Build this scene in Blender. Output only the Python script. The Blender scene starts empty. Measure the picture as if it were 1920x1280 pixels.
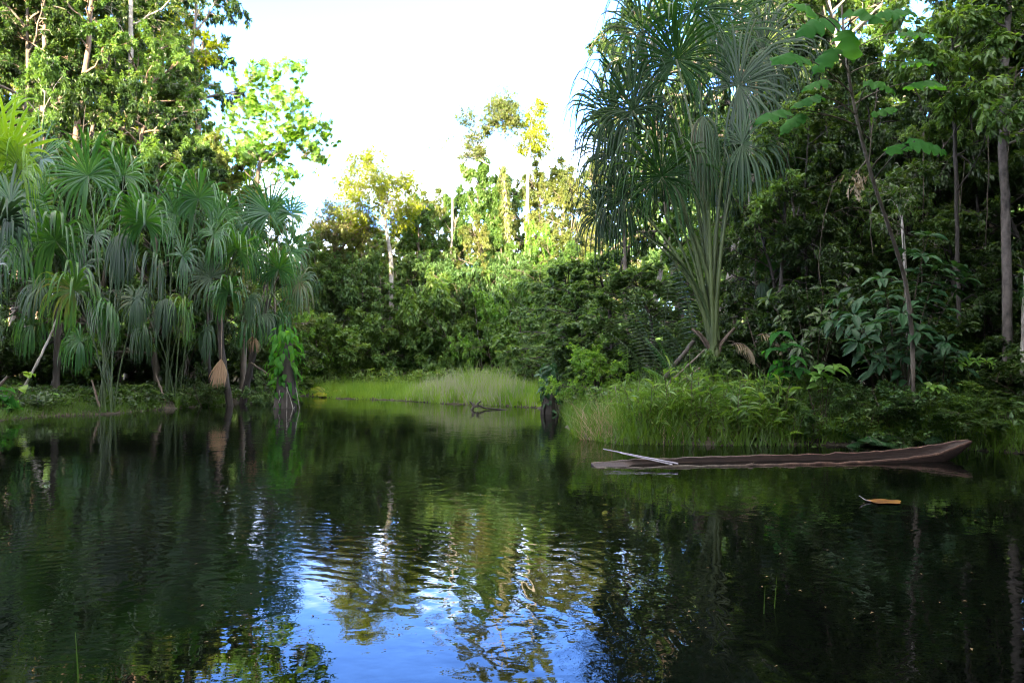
import bpy, math, random
import numpy as np
from mathutils import Vector
PI = math.pi
S = bpy.context.scene
COL = S.collection
RNG = np.random.default_rng(7)

# ------------------------------------------------------------------ camera
CAM_H, F_PX, HORIZON = 1.6, 1280.0, 690.0
PITCH = math.atan((HORIZON - 640) / F_PX)
cam = bpy.data.cameras.new('camera'); co = bpy.data.objects.new('camera', cam); COL.objects.link(co)
cam.sensor_width = 36; cam.lens = 24; cam.clip_start = .05; cam.clip_end = 3000
co.location = (0, 0, CAM_H); co.rotation_euler = (PI/2 + PITCH, 0, 0)
S.camera = co

def at(px, py, D):
    """point seen at photo pixel (px,py) standing at forward distance D (metres along +Y)"""
    a, b, c = (px - 960) / F_PX, (640 - py) / F_PX, 1.0
    cy, cz = math.cos(PITCH) * c - math.sin(PITCH) * b, math.sin(PITCH) * c + math.cos(PITCH) * b
    return np.array((a / cy * D, D, CAM_H + cz / cy * D))
def on_water(px, py):
    z = at(px, py, 1.0)[2] - CAM_H
    return at(px, py, -CAM_H / z)

# ------------------------------------------------------------------ shoreline and ground
SHORE_PX = [(0, 788), (90, 780), (200, 776), (330, 765), (430, 757), (520, 748), (562, 742), (580, 741), (630, 747), (740, 750), (830, 756), (930, 760),
            (1010, 764), (1062, 775), (1078, 800), (1095, 822), (1160, 830), (1300, 832), (1440, 833), (1600, 834), (1760, 839), (1860, 846), (1960, 852)]
SHORE = [(-13, -9), (-20, 2), (-19, 13)] + [tuple(on_water(*p)[:2]) for p in SHORE_PX] + [(13.5, 9), (15, 0), (12, -9)]
SH = np.array(SHORE)
def shore_dist(P):
    P = np.asarray(P, float).reshape(-1, 2)
    A = SH; B = np.roll(SH, -1, 0); d = np.full(len(P), 1e9); ins = np.zeros(len(P), bool)
    for a, b in zip(A, B):
        ab = b - a; t = np.clip(((P - a) @ ab) / (ab @ ab), 0, 1)
        d = np.minimum(d, np.hypot(*(P - (a + t[:, None] * ab)).T))
        c = (a[1] > P[:, 1]) != (b[1] > P[:, 1])
        with np.errstate(divide='ignore', invalid='ignore'):
            xi = (b[0]-a[0]) * (P[:, 1]-a[1]) / (b[1]-a[1]) + a[0]
        ins ^= c & (P[:, 0] < xi)
    return np.where(ins, -d, d)
def ground(x, y):
    x = np.asarray(x, float); y = np.asarray(y, float); sh = x.shape
    d = shore_dist(np.stack([x.ravel(), y.ravel()], 1))
    xx, yy = x.ravel(), y.ravel()
    d = d + .12 * np.sin(xx * 2.1 + 1.7 * np.sin(yy * 1.3)) + .08 * np.sin(xx * 4.7 + yy * 3.1) + .05 * np.sin(xx * 9.3 - yy * 7.7)
    n = .10 * np.sin(x.ravel() * .9 + 1.3 * np.sin(y.ravel() * .5)) * np.cos(y.ravel() * .7) + .05 * np.sin(x.ravel() * 3.1 + y.ravel() * 2.3)
    marsh = np.clip((y.ravel() - 27) / 4, 0, 1) * np.clip(1 - np.abs(x.ravel() + 4) / 12, 0, 1)
    up = (.05 + .42 * (1 - np.exp(-np.clip(d, 0, 99) / 2.2)) + .012 * np.clip(d, 0, 60) + n * np.clip(d, 0, 1)) * (1 - .6 * marsh)
    h = np.where(d > 0, up, np.maximum(-1.4, d * .45) + .05 * (d > -.1))
    return h.reshape(sh) if sh else float(h[0])

# ------------------------------------------------------------------ mesh buffers
class Geo:
    def __init__(s): s.V = []; s.F = []; s.M = []; s.R = []; s.n = 0
    def add(s, v, f, m=0, r=0.5):
        v = np.asarray(v, np.float32).reshape(-1, 3); f = np.asarray(f, np.int32).reshape(-1, 4)
        s.V.append(v); s.F.append(f + s.n); s.n += len(v)
        s.M.append(np.full(len(f), m, np.int32)); s.R.append(np.broadcast_to(np.asarray(r, np.float32), (len(f),)).copy())
    def mesh(s, name, mats, smooth=False):
        me = bpy.data.meshes.new(name)
        V = np.concatenate(s.V); F = np.concatenate(s.F); M = np.concatenate(s.M); R = np.concatenate(s.R)
        tri = F[:, 3] == F[:, 2]                                      # degenerate quads are stored as triangles
        lt = np.where(tri, 3, 4).astype(np.int32); ls = np.concatenate([[0], np.cumsum(lt)[:-1]]).astype(np.int32)
        keep = np.ones(F.shape, bool); keep[tri, 3] = False; L = F[keep]
        me.vertices.add(len(V)); me.vertices.foreach_set('co', V.ravel())
        me.loops.add(len(L)); me.loops.foreach_set('vertex_index', L)
        me.polygons.add(len(F)); me.polygons.foreach_set('loop_start', ls); me.polygons.foreach_set('material_index', M)
        if smooth: me.polygons.foreach_set('use_smooth', np.ones(len(F), bool))
        a = me.attributes.new('rnd', 'FLOAT', 'FACE'); a.data.foreach_set('value', R)
        me.update(calc_edges=True)
        for m in mats: me.materials.append(m)
        return me
    def build(s, name, mats, parent=None, smooth=False):
        o = bpy.data.objects.new(name, s.mesh(name, mats if isinstance(mats, (list, tuple)) else [mats], smooth)); COL.objects.link(o)
        if parent: o.parent = parent
        return o
    def shift(s, d):
        for v in s.V: v += np.asarray(d, np.float32)
        return s

def tag(o, label=None, cat=None, group=None, kind=None):
    if label: o['label'] = label
    if cat: o['category'] = cat
    if group: o['group'] = group
    if kind: o['kind'] = kind
    return o
def thing(name, loc, label, cat, group=None, rz=0, sc=(1, 1, 1)):
    o = bpy.data.objects.new(name, None); COL.objects.link(o); o.empty_display_size = .2
    o.location = [float(v) for v in loc]; o.rotation_euler = (0, 0, rz); o.scale = sc
    return tag(o, label, cat, group)
def copy_tree(o, parent=None):
    c = o.copy(); COL.objects.link(c)
    if parent: c.parent = parent
    for ch in KIDS.get(o.name, []):
        k = copy_tree(ch, c)
    return c
KIDS = {}
def remember(o):
    KIDS[o.name] = [c for c in bpy.data.objects if c.parent == o]
    for c in KIDS[o.name]: KIDS[c.name] = []

def unit(v): return v / np.maximum(np.linalg.norm(v, axis=-1, keepdims=True), 1e-9)
def tubes(g, P, R, sides=5, m=0, r=.5):
    """P (K,n,3) paths, R (K,n) radii"""
    P = np.asarray(P, float); R = np.asarray(R, float)
    if P.ndim == 2: P = P[None]
    if R.ndim == 1: R = R[None]
    K, n, _ = P.shape
    T = np.empty_like(P); T[:, 1:-1] = P[:, 2:] - P[:, :-2]; T[:, 0] = P[:, 1] - P[:, 0]; T[:, -1] = P[:, -1] - P[:, -2]
    T = unit(T); mean = unit(P[:, -1] - P[:, 0] + 1e-6)
    ref = np.where(np.abs(mean[:, 2:3]) > .8, np.array([[1., .1, 0]]), np.array([[0, 0, 1.]]))[:, None, :]
    A = unit(np.cross(T, ref)); B = np.cross(T, A)
    th = np.arange(sides) / sides * 2 * PI
    V = P[:, :, None, :] + R[:, :, None, None] * (np.cos(th)[None, None, :, None] * A[:, :, None, :] + np.sin(th)[None, None, :, None] * B[:, :, None, :])
    i = np.arange(K)[:, None, None] * n * sides + np.arange(n - 1)[None, :, None] * sides
    j = np.arange(sides)[None, None, :]; j2 = (j + 1) % sides
    F = np.stack([i + j, i + j2, i + j2 + sides, i + j + sides], -1)
    g.add(V, F, m, np.repeat(np.broadcast_to(r, (K,)), (n - 1) * sides))
def caps(g, P, R, sides, m=0):
    """close the two ends of one tube"""
    for e, s_ in ((0, 1), (-1, -1)):
        T = unit(np.asarray(P[1 if e == 0 else -1]) - np.asarray(P[0 if e == 0 else -2]))
        a = unit(np.cross(T, (1, .1, 0) if abs(T[2]) > .8 else (0, 0, 1.))); b = np.cross(T, a)
        th = np.arange(sides) / sides * 2 * PI
        V = np.asarray(P[e]) + R[e] * (np.cos(th)[:, None] * a + np.sin(th)[:, None] * b)
        V = np.vstack([V, P[e]])
        F = [(sides, k, (k + 1) % sides, (k + 1) % sides) for k in range(sides)]
        g.add(V, F, m)
def ribbons(g, P, W, side, m=0, r=.5, fold=0., nrm=None):
    """flat (or V-folded) strips: P (K,n,3), W (K,n) half widths, side (K,3) or (K,n,3)"""
    K, n, _ = P.shape
    if side.ndim == 2: side = np.broadcast_to(side[:, None], P.shape)
    r_ = np.repeat(np.broadcast_to(r, (K,)), n - 1)
    if fold:
        if nrm.ndim == 2: nrm = np.broadcast_to(nrm[:, None], P.shape)
        L = P - side * W[..., None] + nrm * (W * fold)[..., None]; Q = P + side * W[..., None] + nrm * (W * fold)[..., None]
        V = np.stack([L, P, Q], 2); w = 3
    else:
        V = np.stack([P - side * W[..., None], P + side * W[..., None]], 2); w = 2
    i = (np.arange(K)[:, None] * n + np.arange(n - 1)[None]) * w
    F = np.stack([i, i + 1, i + 1 + w, i + w], -1).reshape(-1, 4)
    if fold:
        F2 = F + 1
        g.add(V, np.concatenate([F, F2]), m, np.concatenate([r_, r_]))
    else: g.add(V, F, m, r_)

# leaf templates: x across, y along, z up (unit length)
T_DIAMOND = (np.array([(0, 0, 0), (.5, .42, .10), (0, 1, -.12), (-.5, .42, .10), (0, .5, 0)]), np.array([(0, 1, 2, 4), (4, 2, 3, 0)]))
def _grid_leaf(rows):
    V = []; F = []
    for (y, w, z, dz) in rows: V += [(-w, y, z + dz), (0, y, z), (w, y, z + dz)]
    for k in range(len(rows) - 1):
        a = k * 3; F += [(a, a+1, a+4, a+3), (a+1, a+2, a+5, a+4)]
    return np.array(V, float), np.array(F)
T_OVAL = _grid_leaf([(0, .03, 0, 0), (.16, .30, .03, .05), (.42, .5, .03, .09), (.7, .36, -.03, .07), (1, .01, -.16, 0)])
T_HEART = _grid_leaf([(-.10, .26, -.03, .03), (.05, .48, .0, .06), (.3, .5, .04, .06), (.62, .33, .0, .05), (.85, .13, -.08, .02), (1, .01, -.16, 0)])
def leaves(g, P, D, N, L, W, tpl=T_DIAMOND, m=0, r=None):
    """place K leaves: position, direction, rough normal, length, width (absolute)"""
    K = len(P)
    if K == 0: return
    D = unit(D); X = unit(np.cross(D, N)); Z = np.cross(X, D)
    L = np.broadcast_to(L, (K,)); W = np.broadcast_to(W, (K,))
    tv, tf = tpl
    V = P[:, None] + tv[None, :, 0:1] * (X * W[:, None])[:, None] + tv[None, :, 1:2] * (D * L[:, None])[:, None] + tv[None, :, 2:3] * (Z * L[:, None])[:, None]
    F = tf[None] + (np.arange(K) * len(tv))[:, None, None]
    if r is None: r = RNG.random(K)
    g.add(V, F, m, np.repeat(np.broadcast_to(r, (K,)), len(tf)))

# ------------------------------------------------------------------ materials
def nodes(name):
    m = bpy.data.materials.new(name); m.use_nodes = True; nt = m.node_tree; nt.nodes.clear()
    out = nt.nodes.new('ShaderNodeOutputMaterial'); return m, nt, out
def N(nt, t, **kw):
    n = nt.nodes.new(t)
    for k, v in kw.items():
        if k in n.inputs: n.inputs[k].default_value = v
        else: setattr(n, k, v)
    return n
def ramp(nt, fac, stops):
    n = nt.nodes.new('ShaderNodeValToRGB'); e = n.color_ramp.elements
    while len(e) < len(stops): e.new(.5)
    for el, (p, c) in zip(e, stops): el.position = p; el.color = (*c, 1)
    nt.links.new(fac, n.inputs[0]); return n.outputs[0]
def leaf_mat(name, cols, trans=.4, tcol=None, rough=.45, spec=.5, scale=.8):
    """foliage: per-leaf and per-patch colour between the given tones, glossy coat, light passing through"""
    m, nt, out = nodes(name); lk = nt.links.new
    a = N(nt, 'ShaderNodeAttribute', attribute_name='rnd'); oi = N(nt, 'ShaderNodeObjectInfo')
    tc = N(nt, 'ShaderNodeTexCoord'); nz = N(nt, 'ShaderNodeTexNoise', Scale=scale, Detail=2.0); lk(tc.outputs['Object'], nz.inputs['Vector'])
    s1 = N(nt, 'ShaderNodeMath', operation='MULTIPLY_ADD'); lk(a.outputs['Fac'], s1.inputs[0]); s1.inputs[1].default_value = .5
    s2 = N(nt, 'ShaderNodeMath', operation='MULTIPLY_ADD'); lk(oi.outputs['Random'], s2.inputs[0]); s2.inputs[1].default_value = .25; lk(s2.outputs[0], s1.inputs[2])
    s3 = N(nt, 'ShaderNodeMath', operation='MULTIPLY_ADD'); lk(nz.outputs[0], s3.inputs[0]); s3.inputs[1].default_value = .9; s3.inputs[2].default_value = -.33; lk(s3.outputs[0], s2.inputs[2])
    c = ramp(nt, s1.outputs[0], [(i / (len(cols) - 1), q) for i, q in enumerate(cols)])
    p = N(nt, 'ShaderNodeBsdfPrincipled', Roughness=rough); p.inputs['Specular IOR Level'].default_value = spec; lk(c, p.inputs['Base Color'])
    t = N(nt, 'ShaderNodeBsdfTranslucent')
    mc = N(nt, 'ShaderNodeMix', data_type='RGBA', blend_type='MULTIPLY'); mc.inputs[0].default_value = 1
    lk(c, mc.inputs[6]); mc.inputs[7].default_value = (*(tcol or (2.2, 2.1, .7)), 1); lk(mc.outputs[2], t.inputs['Color'])
    mx = N(nt, 'ShaderNodeMixShader', Fac=trans); lk(p.outputs[0], mx.inputs[1]); lk(t.outputs[0], mx.inputs[2]); lk(mx.outputs[0], out.inputs[0])
    return m
def bark_mat(name, c1, c2, scale=6, stretch=6, rough=.85, bump=.02):
    m, nt, out = nodes(name); lk = nt.links.new
    tc = N(nt, 'ShaderNodeTexCoord'); mp = N(nt, 'ShaderNodeMapping'); mp.inputs['Scale'].default_value = (1, 1, 1 / stretch); lk(tc.outputs['Object'], mp.inputs[0])
    nz = N(nt, 'ShaderNodeTexNoise', Scale=scale, Detail=6.0, Roughness=.65); lk(mp.outputs[0], nz.inputs['Vector'])
    n2 = N(nt, 'ShaderNodeTexNoise', Scale=1.3, Detail=3.0); lk(tc.outputs['Object'], n2.inputs['Vector'])
    ad = N(nt, 'ShaderNodeMath', operation='MULTIPLY_ADD'); lk(n2.outputs[0], ad.inputs[0]); ad.inputs[1].default_value = .8; lk(nz.outputs[0], ad.inputs[2])
    c = ramp(nt, ad.outputs[0], [(.62, c1), (1.0, c2)])
    p = N(nt, 'ShaderNodeBsdfPrincipled', Roughness=rough); lk(c, p.inputs['Base Color'])
    b = N(nt, 'ShaderNodeBump', Strength=1.0, Distance=bump); lk(nz.outputs[0], b.inputs['Height']); lk(b.outputs[0], p.inputs['Normal'])
    lk(p.outputs[0], out.inputs[0]); return m

M = {}
M['leaf_dark'] = leaf_mat('leaf_dark', [(.012, .030, .008), (.024, .055, .013), (.044, .088, .018), (.10, .14, .03)], .35)
M['leaf_mid'] = leaf_mat('leaf_mid', [(.026, .065, .014), (.058, .125, .026), (.11, .19, .045), (.20, .26, .075)], .42)
M['leaf_light'] = leaf_mat('leaf_light', [(.05, .13, .02), (.09, .20, .03), (.15, .27, .04), (.24, .33, .06)], .45)
M['leaf_yellow'] = leaf_mat('leaf_yellow', [(.10, .16, .004), (.18, .23, .006), (.28, .31, .01), (.36, .37, .02)], .5, (1.5, 1.5, .3))
M['leaf_olive'] = leaf_mat('leaf_olive', [(.045, .075, .018), (.08, .115, .028), (.14, .165, .042), (.20, .20, .07)], .38)
M['leaf_teal'] = leaf_mat('leaf_teal', [(.010, .036, .014), (.018, .06, .022), (.03, .085, .03), (.05, .11, .04)], .25, rough=.5, spec=.3)
M['leaf_big'] = leaf_mat('leaf_big', [(.015, .07, .014), (.028, .11, .02), (.048, .15, .026), (.08, .19, .03)], .5, rough=.7, spec=.08)
M['palm'] = leaf_mat('palm', [(.010, .045, .014), (.018, .070, .020), (.030, .10, .026), (.06, .15, .03), (.13, .12, .04)], .32, (2.5, 2.3, .4), rough=.34, spec=.6)
M['palm_grey'] = leaf_mat('palm_grey', [(.010, .030, .013), (.018, .045, .02), (.028, .065, .027), (.048, .09, .036), (.14, .11, .055)], .25, (1.9, 1.9, .7), rough=.4, spec=.4)
M['palm_sun_tint'] = leaf_mat('palm_sun_tint', [(.07, .17, .012), (.11, .23, .015), (.16, .29, .02), (.22, .34, .03)], .45, (1.8, 1.6, .4), rough=.4)  # brighter palm copy: sunlight on the top fronds is put into the colour
M['palm_dead'] = leaf_mat('palm_dead', [(.12, .07, .035), (.22, .14, .075), (.32, .21, .12), (.40, .29, .18)], .3, (1.2, 1., .8), rough=.7)
M['petiole'] = bark_mat('petiole', (.015, .030, .010), (.05, .08, .026), 5, 20, .5, .004)
M['petiole_old'] = bark_mat('petiole_old', (.04, .028, .02), (.13, .095, .07), 6, 14, .8, .01)
M['bark'] = bark_mat('bark', (.045, .035, .025), (.16, .13, .10))
M['bark_dark'] = bark_mat('bark_dark', (.012, .010, .008), (.05, .041, .033))
M['bark_pale'] = bark_mat('bark_pale', (.10, .085, .065), (.34, .31, .27), 4, 1.2)
M['bark_warm'] = bark_mat('bark_warm', (.07, .045, .03), (.24, .16, .11), 5, 4)
M['twig'] = bark_mat('twig', (.03, .023, .016), (.10, .076, .053), 8, 4)
M['grass'] = leaf_mat('grass', [(.05, .12, .012), (.10, .20, .02), (.17, .28, .03), (.28, .36, .07)], .45, (1.8, 1.7, .6), rough=.5, scale=.5)
M['grass_pale'] = leaf_mat('grass_pale', [(.14, .16, .09), (.22, .24, .15), (.33, .33, .23), (.42, .40, .30)], .4, (1.4, 1.3, .9), rough=.6, scale=.5)
M['straw'] = leaf_mat('straw', [(.16, .12, .07), (.26, .20, .12), (.36, .29, .19), (.44, .37, .27)], .3, (1.3, 1.2, .9), rough=.7)
M['grass_dim'] = leaf_mat('grass_dim', [(.02, .055, .01), (.045, .10, .014), (.085, .16, .02), (.17, .20, .05)], .45, (1.8, 1.7, .6), rough=.5, scale=1.2)
M['palm_shade_tint'] = leaf_mat('palm_shade_tint', [(.006, .020, .009), (.010, .030, .012), (.017, .045, .016), (.030, .065, .022), (.09, .08, .04)], .22, (2., 1.9, .6), rough=.42, spec=.3)  # great palm stands in shade; that shade is put into this colour
M['palm_deep'] = leaf_mat('palm_deep', [(.007, .030, .009), (.012, .044, .012), (.020, .062, .015), (.036, .088, .02), (.09, .08, .03)], .3, (2.2, 2.1, .5), rough=.42, spec=.3)  # greener palm copy, also darkened in colour for shade
M['bark_mottled'] = bark_mat('bark_mottled', (.012, .010, .008), (.12, .10, .085), 7, 1.3, .9, .03)
M['leaf_airy'] = leaf_mat('leaf_airy', [(.03, .09, .015), (.06, .15, .022), (.12, .23, .03), (.22, .31, .04)], .5, (2.2, 2.0, .5))
M['sheath'] = bark_mat('sheath', (.03, .035, .014), (.12, .14, .06), 7, 16, .6, .012)
M['dull_litter'] = leaf_mat('dull_litter', [(.05, .035, .018), (.10, .07, .035), (.16, .12, .06), (.22, .18, .10)], .2, (1.2, 1.1, .9), rough=.8, spec=.2)
M['petiole_green'] = bark_mat('petiole_green', (.018, .032, .010), (.085, .115, .04), 5, 24, .5, .006)
M['leaf_cool'] = leaf_mat('leaf_cool', [(.026, .066, .020), (.052, .112, .034), (.09, .16, .05), (.16, .22, .08)], .4)
# ------------------------------------------------------------------ branching
def rnd_dir(rng, K):
    v = rng.normal(size=(K, 3)); return unit(v)
def along(P, t):
    """point and tangent at parameter t (K,) of each path (K,n,3)"""
    n = P.shape[1]; s = t * (n - 1); i = np.clip(s.astype(int), 0, n - 2); f = (s - i)[:, None]
    k = np.arange(len(P)); a, b = P[k, i], P[k, i + 1]
    return a + (b - a) * f, unit(b - a)
def curve(start, d, L, n, bend, rng, wob=.12):
    """paths that start along d and bend by the vector(s) bend over their length"""
    K = len(start); P = np.empty((K, n, 3)); P[:, 0] = start; cur = d.copy(); step = (L / (n - 1))[:, None]
    for i in range(1, n):
        cur = unit(cur + bend / (n - 1) + rng.normal(size=(K, 3)) * wob); P[:, i] = P[:, i - 1] + cur * step
    return P
def spawn(rng, P, R, per, t0, t1, L, spread, n, bend, wob=.12, rfac=.5, rend=.3):
    """side branches on each path: per of them between t0 and t1"""
    K = len(P); idx = np.repeat(np.arange(K), per); Q = P[idx]
    t = (np.tile((np.arange(per) + .5) / per, K) + rng.uniform(-.4, .4, K * per) / per) * (t1 - t0) + t0
    s, T = along(Q, np.clip(t, 0, .999)); r = rnd_dir(rng, len(idx)); perp = unit(r - (r * T).sum(1, keepdims=True) * T)
    d = unit(T * math.cos(spread) + perp * math.sin(spread))
    LL = np.broadcast_to(L, (K,))[idx] * rng.uniform(.6, 1.2, len(idx)) * (1.15 - .5 * (t - t0) / max(t1 - t0, 1e-6))
    C = curve(s, d, LL, n, np.asarray(bend, float), rng, wob)
    rr = R[idx] * rfac; Rr = rr[:, None] * np.linspace(1, rend, n)[None]
    return C, rr, Rr
def dress(g, rng, P, per, LL, ww, style='scatter', m=0, droop=.3, tpl=T_DIAMOND, t0=.15):
    """leaves along twigs P"""
    K = len(P)
    if style == 'whorl':                                             # hand-shaped drooping cluster at each twig's end
        e, T = P[:, -1], unit(P[:, -1] - P[:, -2]); idx = np.repeat(np.arange(K), per)
        a = np.tile(np.arange(per) / per * 2 * PI, K) + rng.uniform(0, .4, K * per)
        X = unit(np.cross(T, [0, 0, 1.]) + 1e-3); Y = np.cross(T, X)
        d = np.cos(a)[:, None] * X[idx] + np.sin(a)[:, None] * Y[idx] + T[idx] * .35 + np.array([0, 0, -droop])
        leaves(g, e[idx], d, T[idx] + rnd_dir(rng, len(idx)) * .2, LL * rng.uniform(.7, 1.15, len(idx)), ww, tpl, m, np.repeat(rng.random(K), per) * .6 + rng.random(len(idx)) * .4)
        return
    idx = np.repeat(np.arange(K), per); t = rng.uniform(t0, 1, len(idx)); s, T = along(P[idx], np.clip(t, 0, .999))
    r = rnd_dir(rng, len(idx)); d = T * .5 + (r - (r * T).sum(1, keepdims=True) * T) * .9 + np.array([0, 0, -droop])
    nn = np.array([0, 0, 1.]) + rnd_dir(rng, len(idx)) * .7
    sc = rng.uniform(.65, 1.15, len(idx)); base = np.repeat(rng.random(K), per)
    leaves(g, s, d, nn, LL * sc, ww * sc, tpl, m, base * .5 + rng.random(len(idx)) * .5)
def profile(h, kind):
    if kind == 'round': return np.sqrt(np.clip(1 - (2 * h - .9) ** 2 * .8, .08, 1))
    if kind == 'cone': return 1.05 - .75 * h
    if kind == 'top': return np.clip(.35 + .9 * h, 0, 1.1) * (1 - .45 * (h > .85))
    return np.ones_like(h)
def gen_tree(seed, H=12, R=2.6, bare=.35, limbs=16, sec=6, twigs=5, per=16, LL=.17, ww=.06, shape='round', style='scatter', lift=.7, droop=.3,
             r0=.14, lean=.0, tpl=T_DIAMOND, bend=-.35, stems=1, tw=.42, wob=.05):
    """returns (wood Geo, crown Geo) in local coordinates, base at the origin"""
    rng = np.random.default_rng(seed); w, c = Geo(), Geo()
    st = np.zeros((stems, 3)); st[:, :2] = rng.normal(size=(stems, 2)) * .12 * (stems > 1)
    d0 = np.tile([0, 0, 1.], (stems, 1)); d0[:, 0] += rng.normal(size=stems) * (.05 + .35 * (stems > 1)) + lean; d0[:, 1] += rng.normal(size=stems) * (.05 + .35 * (stems > 1))
    T = curve(st, unit(d0), H * rng.uniform(.82 if stems > 1 else 1, 1, stems), 12, np.array([0, 0, .4]), rng, wob)
    RR = r0 * np.linspace(1.15, .16, 12)[None] * np.ones((stems, 1)); RR[:, 0] *= 1.35
    tubes(w, T, RR, 8)
    per_st = max(1, limbs // stems); K = stems * per_st; idx = np.repeat(np.arange(stems), per_st)
    h = (np.tile((np.arange(per_st) + .5) / per_st, stems) + rng.uniform(-.35, .35, K) / per_st); t = bare + (0.985 - bare) * np.clip(h, 0, 1)
    s, tan = along(T[idx], t); az = np.arange(K) * 2.399 + rng.uniform(-.5, .5, K)
    el = lift * (.35 + .9 * h) + rng.uniform(-.2, .2, K)
    d = np.stack([np.cos(az) * np.cos(el), np.sin(az) * np.cos(el), np.sin(el)], 1)
    L = R * profile(h, shape) * rng.uniform(.72, 1.2, K)
    B = curve(s, d, L, 7, np.array([0, 0, bend]), rng, .13)
    br = r0 * .42 * (1.1 - .6 * h); tubes(w, B, br[:, None] * np.linspace(1, .25, 7)[None], 5)
    C, cr, CR = spawn(rng, B, br, sec, .22, 1, L * .42, .85, 5, (0, 0, bend * .8), .14); tubes(w, C, CR, 4)
    D, dr, DR = spawn(rng, C, cr, twigs, .2, 1, np.full(len(C), tw), .8, 4, (0, 0, bend), .14); tubes(w, D, np.maximum(DR, .004), 3)
    dress(c, rng, D, per, LL, ww, style, 0, droop, tpl)
    if style != 'whorl': dress(c, rng, C, per, LL, ww, style, 0, droop, tpl, .4)
    return w, c

PROTO = {}
def proto(key, name, label, cat, wood, leaf, parts=('trunk', 'crown'), **kw):
    w, c = gen_tree(**kw)
    PROTO[key] = dict(name=name, parts=parts, w=w.mesh(parts[0], [M[wood]], True), c=c.mesh(parts[1], [M[leaf]]), H=kw.get('H', 12), R=kw.get('R', 2.6), cat=cat)
def plant(key, x, y, H, W, label, group, rz=None, z=None, name=None, leaf=None, cat=None):
    """one individual tree or shrub: an Empty at its foot with its parts; W = crown half width"""
    p = PROTO[key]; s = H / p['H']; sw = W / p['R']
    zz = (ground(x, y) - .12) if z is None else z
    e = thing(name or p['name'], (x, y, zz), label, cat or p['cat'], group, RNG.uniform(0, 2 * PI) if rz is None else rz, (sw, sw, s))
    for k, pn in (('w', p['parts'][0]), ('c', p['parts'][1])):
        o = bpy.data.objects.new(pn, p[k]); COL.objects.link(o); o.parent = e
        if k == 'c' and leaf: o.material_slots[0].link = 'OBJECT'; o.material_slots[0].material = M[leaf]
    return e

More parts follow.
